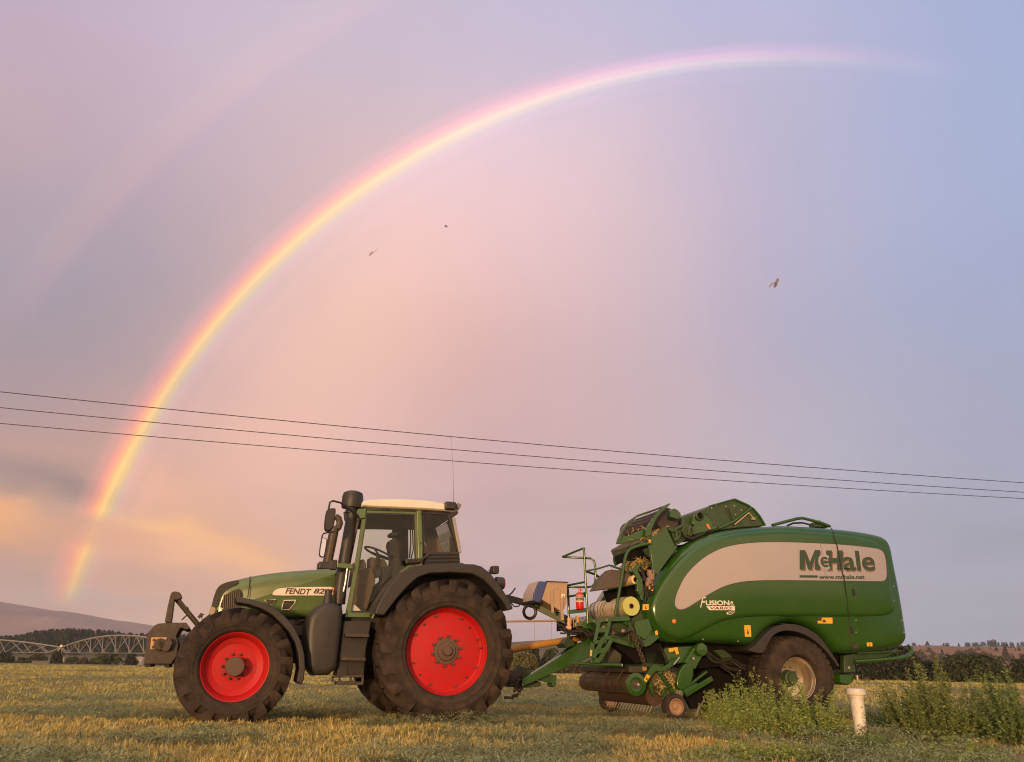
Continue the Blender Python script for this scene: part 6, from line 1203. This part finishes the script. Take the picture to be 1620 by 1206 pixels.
# crop guard: bent rods reaching from the plate down over the roller
for k in range(4):
    y_ = -.75 + .48 * k; p_ = bp(z6, 720, 420, -1.0); pts_g = [(p_[0] + .12, y_, p_[2] + .01), (p_[0] - .06, y_, p_[2] + .02), (pc0[0] - .12, y_, pc0[2] + .10), (pc0[0] - .165, y_, pc0[2] - .02)]
    MB().tube(chaikin(pts_g, 2, False), .009, 6).build('guard_rod', rusty, ba, angle=60)
mb = MB(); q = bp(z6, 860, 330, -.9); mb.box(q[0] - .05, q[0] + .25, -.9, .8, q[2] - .10, q[2] + .12); mb.tube([(q[0] - .12, -.95, q[2] + .05), (q[0] - .12, .9, q[2] + .05)], .03, 10); mb.build('pickup_beam', g_d, ba, bevel=.01)
# tines
tm = mat('tine_steel', (.55, .46, .36), .45, .4); mb = MB()
for k in range(16):
    y = -.95 + 1.6 * k / 15
    for a_, rr_ in ((-1.8, .135),):
        c = np.array([cpk[0] + rr_ * math.cos(a_) * .96, y, cpk[2] + rr_ * math.sin(a_) * .96]); e_ = np.array([cpk[0] + (rr_ + .10) * math.cos(a_ - .12), y, cpk[2] + (rr_ + .10) * math.sin(a_ - .12)]); mb.tube([c, e_], .0058, 5)
mb.build('tines', tm, ba)
def gauge_wheel(loc, src=None):
    e = empty('gauge_wheel', tuple(loc), 0, ba)
    if src:
        for ch in src.children: c = ch.copy(); COL.objects.link(c); c.parent = e
        return e
    MB().lathe([(.095, -.04), (.10, -.075), (.135, -.09), (.165, -.08), (.179, -.05), (.182, 0), (.179, .05), (.165, .08), (.135, .09), (.10, .075), (.095, .04)], n=40).build('tyre', rub, e, angle=40)
    MB().lathe([(.10, .03), (.10, -.03), (.108, -.07), (.113, -.082), (.105, -.084), (.097, -.066), (.090, -.05), (.075, -.035), (.04, -.032), (.036, -.055), (.018, -.06), (.0001, -.06)], n=36).build('rim', mat('rusty_cream_rim', (.42, .27, .16), .5, .4, c2=(.3, .17, .09), scale=12), e, angle=25); return e
gw0 = bp(z6, 1186, 882, -1.28); gw = gauge_wheel((gw0[0], -1.19, gw0[2] + .01)); gauge_wheel((gw0[0], 1.19, gw0[2]), gw)
mb = MB(); mb.plate(B(z6, -1.1, chaikin([(780, 600), (800, 540), (850, 460), (890, 390), (930, 370), (1000, 410), (1060, 390), (1140, 330), (1200, 290), (1215, 300), (1160, 385), (1080, 440), (1010, 460), (950, 450), (900, 500), (840, 590), (800, 620)], 1)), .05); mb.build('pickup_arm', g_b, ba, bevel=.006); sticker(z6, [(800, 560), (835, 492), (875, 515), (828, 588)], -1.112, ba, marks=1)
MB().bar(bp(z6, 1215, 292, -1.14), bp(z6, 1145, 380, -1.14), .02, .02).build('arm_rod', chrome, ba)
MB().plate(B(z6, -.98, chaikin([(880, 600), (900, 530), (960, 480), (1150, 450), (1200, 560), (1190, 700), (1100, 760), (960, 760), (900, 720), (870, 660)], 1)), .1).build('pickup_cheek', hay_s, ba, bevel=.01)
hay_bits(z6, [(900, 560), (1100, 440), (1190, 520), (1150, 640), (960, 740)], -1.0, 110, 'hay_stalks', hh, .03, .12)
mb = MB(); mb.plate(B(z6, -1.04, chaikin([(870, 590), (905, 540), (900, 640), (930, 760), (900, 740), (868, 660)], 1)), .06); mb.plate(B(z6, -1.04, chaikin([(1000, 730), (1040, 660), (1090, 650), (1060, 700), (1020, 780)], 1)), .06); mb.plate(B(z6, -1.12, [(960, 470), (1000, 455), (1160, 690), (1130, 720)]), .05); mb.build('pickup_guard', g_b, ba, bevel=.006)
hol = MB()
for k in range(6):
    for o_ in (0, 26): q = bp(z6, 990 + 22 * k + o_, 500 + 30 * k - o_ * .4, -1.123); hol.lathe([(.0001, 0), (.013, 0)], tuple(q), 'y', 8)
hol.build('guard_holes', gdark, ba)
mb = MB(); mb.plate(B(z6, -1.14, chaikin([(1180, 640), (1200, 490), (1250, 400), (1300, 365), (1350, 370), (1385, 420), (1380, 500), (1360, 600), (1300, 660), (1240, 690)], 2)), .10); mb.build('chain_case', g_b, ba, bevel=.02)
mb = MB(); mb.plate(B(z6, -1.10, [(1275, 355), (1400, 150), (1470, 140), (1515, 190), (1500, 260), (1400, 440)]), .08); mb.plate(B(z6, -1.02, [(1035, 200), (1060, 180), (1400, 160), (1300, 340), (1270, 360), (1100, 380), (1060, 360)]), .05); mb.build('drive_case', g_b, ba, bevel=.015)
q = bp(z6, 1462, 205, -1.13); MB().lathe([(.0001, -.05), (.088, -.045), (.096, -.03), (.096, .03)], tuple(q), 'y', 28).build('drive_cap', g_b, ba); q = bp(z6, 1374, 312, -1.12); MB().lathe([(.0001, -.015), (.02, -.013), (.022, 0)], tuple(q), 'y', 10).build('bolt', chrome, ba)
sticker(z6, [(1085, 195), (1190, 175), (1208, 258), (1175, 262), (1160, 225), (1095, 238)], -1.035, ba, marks=1)
mb = MB(); mb.bar(bp(z6, 1280, 730, -1.15), bp(z6, 1590, 540, -1.15), .06, .07, (0, 0, 1)); mb.bar(bp(z6, 1250, 680, -1.1), bp(z6, 1530, 460, -1.1), .05, .035); mb.plate(B(z6, -1.16, [(1260, 690), (1420, 590), (1450, 640), (1310, 745)]), .06); mb.build('lift_arm', g_b, ba, bevel=.008)
mb = MB(); mb.tube(B(z6, -1.0, [(1490, 750), (1500, 790), (1440, 900), (1410, 985)]), .012, 6); mb.tube(B(z6, -1.0, [(1445, 850), (1420, 920), (1400, 990)]), .010, 6); mb.build('crop_wires', chrome, ba)
mb = MB(); p = bp(z6, 805, 425, -1.1); mb.lathe([(.0001, -.02), (.035, -.018), (.042, 0), (.035, .02)], tuple(p), 'y', 14); mb.build('chain_hook', mat('copper_hook', (.45, .22, .09), .45, .5), ba)
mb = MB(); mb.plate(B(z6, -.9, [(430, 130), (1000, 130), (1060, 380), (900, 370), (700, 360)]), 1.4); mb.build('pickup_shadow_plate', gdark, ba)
mb = MB(); p = bp(z6, 600, 420, -.9); q = bp(z6, 1000, 560, -.9); mb.box(cpk[0] - .05, cpk[0] + .3, -.95, .9, cpk[2] + .02, cpk[2] + .34); mb.build('pickup_frame', rusty, ba)
# the bodywork's nose curves in towards the front
XA, XB = min(v[0] for v in op), bp(z5, 640, 400, YS)[0]
def kids(o): return [o] + [c for ch in o.children for c in kids(ch)]
for o_ in kids(side):
    bm = bmesh.new(); bm.from_mesh(o_.data)
    if len(bm.faces) and min(v.co.x for v in bm.verts) < XB:
        for xk in np.linspace(XA + .04, XB, 22): bmesh.ops.bisect_plane(bm, geom=bm.verts[:] + bm.edges[:] + bm.faces[:], plane_co=(xk, 0, 0), plane_no=(1, 0, 0))
        for v in bm.verts:
            q = max(0.0, (XB - v.co.x) / (XB - XA)); v.co.y += .16 * q ** 2.2
        bm.to_mesh(o_.data); o_.data.polygons.foreach_set('use_smooth', [True] * len(o_.data.polygons)); o_.data.set_sharp_from_angle(angle=R(60))
    bm.free()
# ------------------------------------------------------------------ things carried on the baler
def to_world(o, rest): o.location = tuple(BO); o.rotation_euler = (0, 0, BH)
fe = empty('fire_extinguisher', tuple(BO), BH); tag(fe, 'small red fire extinguisher hanging on the baler railing', 'extinguisher')
c = bp(zh, 674, 300, -.86); zb = bp(zh, 674, 366, -.86)[2]; zt2 = bp(zh, 668, 212, -.86)[2]; rad = .058; rp_ = mat('extinguisher_red', (.55, .015, .015), .35)
MB().lathe([(.0001, zb), (rad * .9, zb), (rad, zb + .01), (rad, zt2 - .04), (rad * .75, zt2 - .01), (rad * .3, zt2), (.0001, zt2)], (c[0], c[1], 0), 'z', 24).build('cylinder', rp_, fe, angle=50)
MB().lathe([(rad + .002, zt2 - .13), (rad + .002, zt2 - .05)], (c[0], c[1], 0), 'z', 24).build('label', mat('pink_label', (.62, .40, .34), .6), fe); MB().lathe([(rad + .002, zb + .10), (rad + .002, zb + .20)], (c[0], c[1], 0), 'z', 24).build('label', mat('cream_label', (.66, .50, .38), .6), fe); MB().lathe([(rad + .0035, zb + .135), (rad + .0035, zb + .15)], (c[0], c[1], 0), 'z', 24).build('strap', drk, fe)
mb = MB(); mb.tube([(c[0], c[1], zt2 - .01), (c[0], c[1], zt2 + .05)], .018, 8); mb.bar((c[0] - .03, c[1], zt2 + .06), (c[0] + .04, c[1], zt2 + .03), .02, .014); mb.build('handle', rp_, fe)
MB().box(c[0] - .02, c[0] + .08, c[1] + rad + .002, c[1] + .08, zb + .02, zt2 - .06).build('bracket', drk, fe)
nr = empty('net_roll', tuple(BO), BH); tag(nr, 'pale yellow roll of bale net wrapped in torn plastic lying on the baler platform', 'net roll')
p1 = bp(zp, 812, 463, -1.10); p0 = p1 + np.array([-.04, 1.30, -.01]); ax_ = (p1 - p0) / np.linalg.norm(p1 - p0); rr0 = .146
net = mat('pale_net', (.46, .48, .12), .7, c2=(.38, .40, .12), scale=12, bump=.2, bscale=60); wrap = mat('torn_plastic_wrap', (.62, .50, .34), .4, c2=(.42, .33, .17), scale=7, amount=1.0, dust=(.60, .55, .46), dust_amt=.7, bump=.5, bscale=16)
MB().tube([p0, p1], rr0 * .95, 30).build('net', net, nr); mb = MB(); N_ = 14; vs = []; u = np.cross(ax_, [0, 0, 1.0]); u /= np.linalg.norm(u); w = np.cross(ax_, u)
for i in range(N_ + 1):
    c_ = p0 + (p1 - p0) * (i / N_ * .97 - .02)
    for k in range(40): a = 2 * math.pi * k / 40; r_ = rr0 * (1.02 + .07 * (float(vnoise(i * .45 + 3, k * .35)) - .3)); vs.append(c_ + r_ * (math.cos(a) * u + math.sin(a) * w))
mb.add(vs, [(i * 40 + k, i * 40 + (k + 1) % 40, (i + 1) * 40 + (k + 1) % 40, (i + 1) * 40 + k) for i in range(N_) for k in range(40)]); mb.build('wrapping', wrap, nr, angle=70)
MB().tube([p1 - ax_ * .02, p1 + ax_ * .006], .045, 20).build('core', mat('cardboard_core', (.34, .18, .10), .8), nr); MB().tube([p1, p1 + ax_ * .008], .032, 20).build('core_hole', gdark, nr)
mb = MB()
for i in range(5):
    c_ = p0 + (p1 - p0) * (.08 + .1 * i); mb.tube([c_ + rr0 * 1.06 * (math.cos(a) * u + math.sin(a) * w) + ax_ * .03 * math.sin(a * 2 + i) for a in np.linspace(0, 6.28, 25)[:-1]], .004, 5, True)
mb.build('twine', drk, nr)
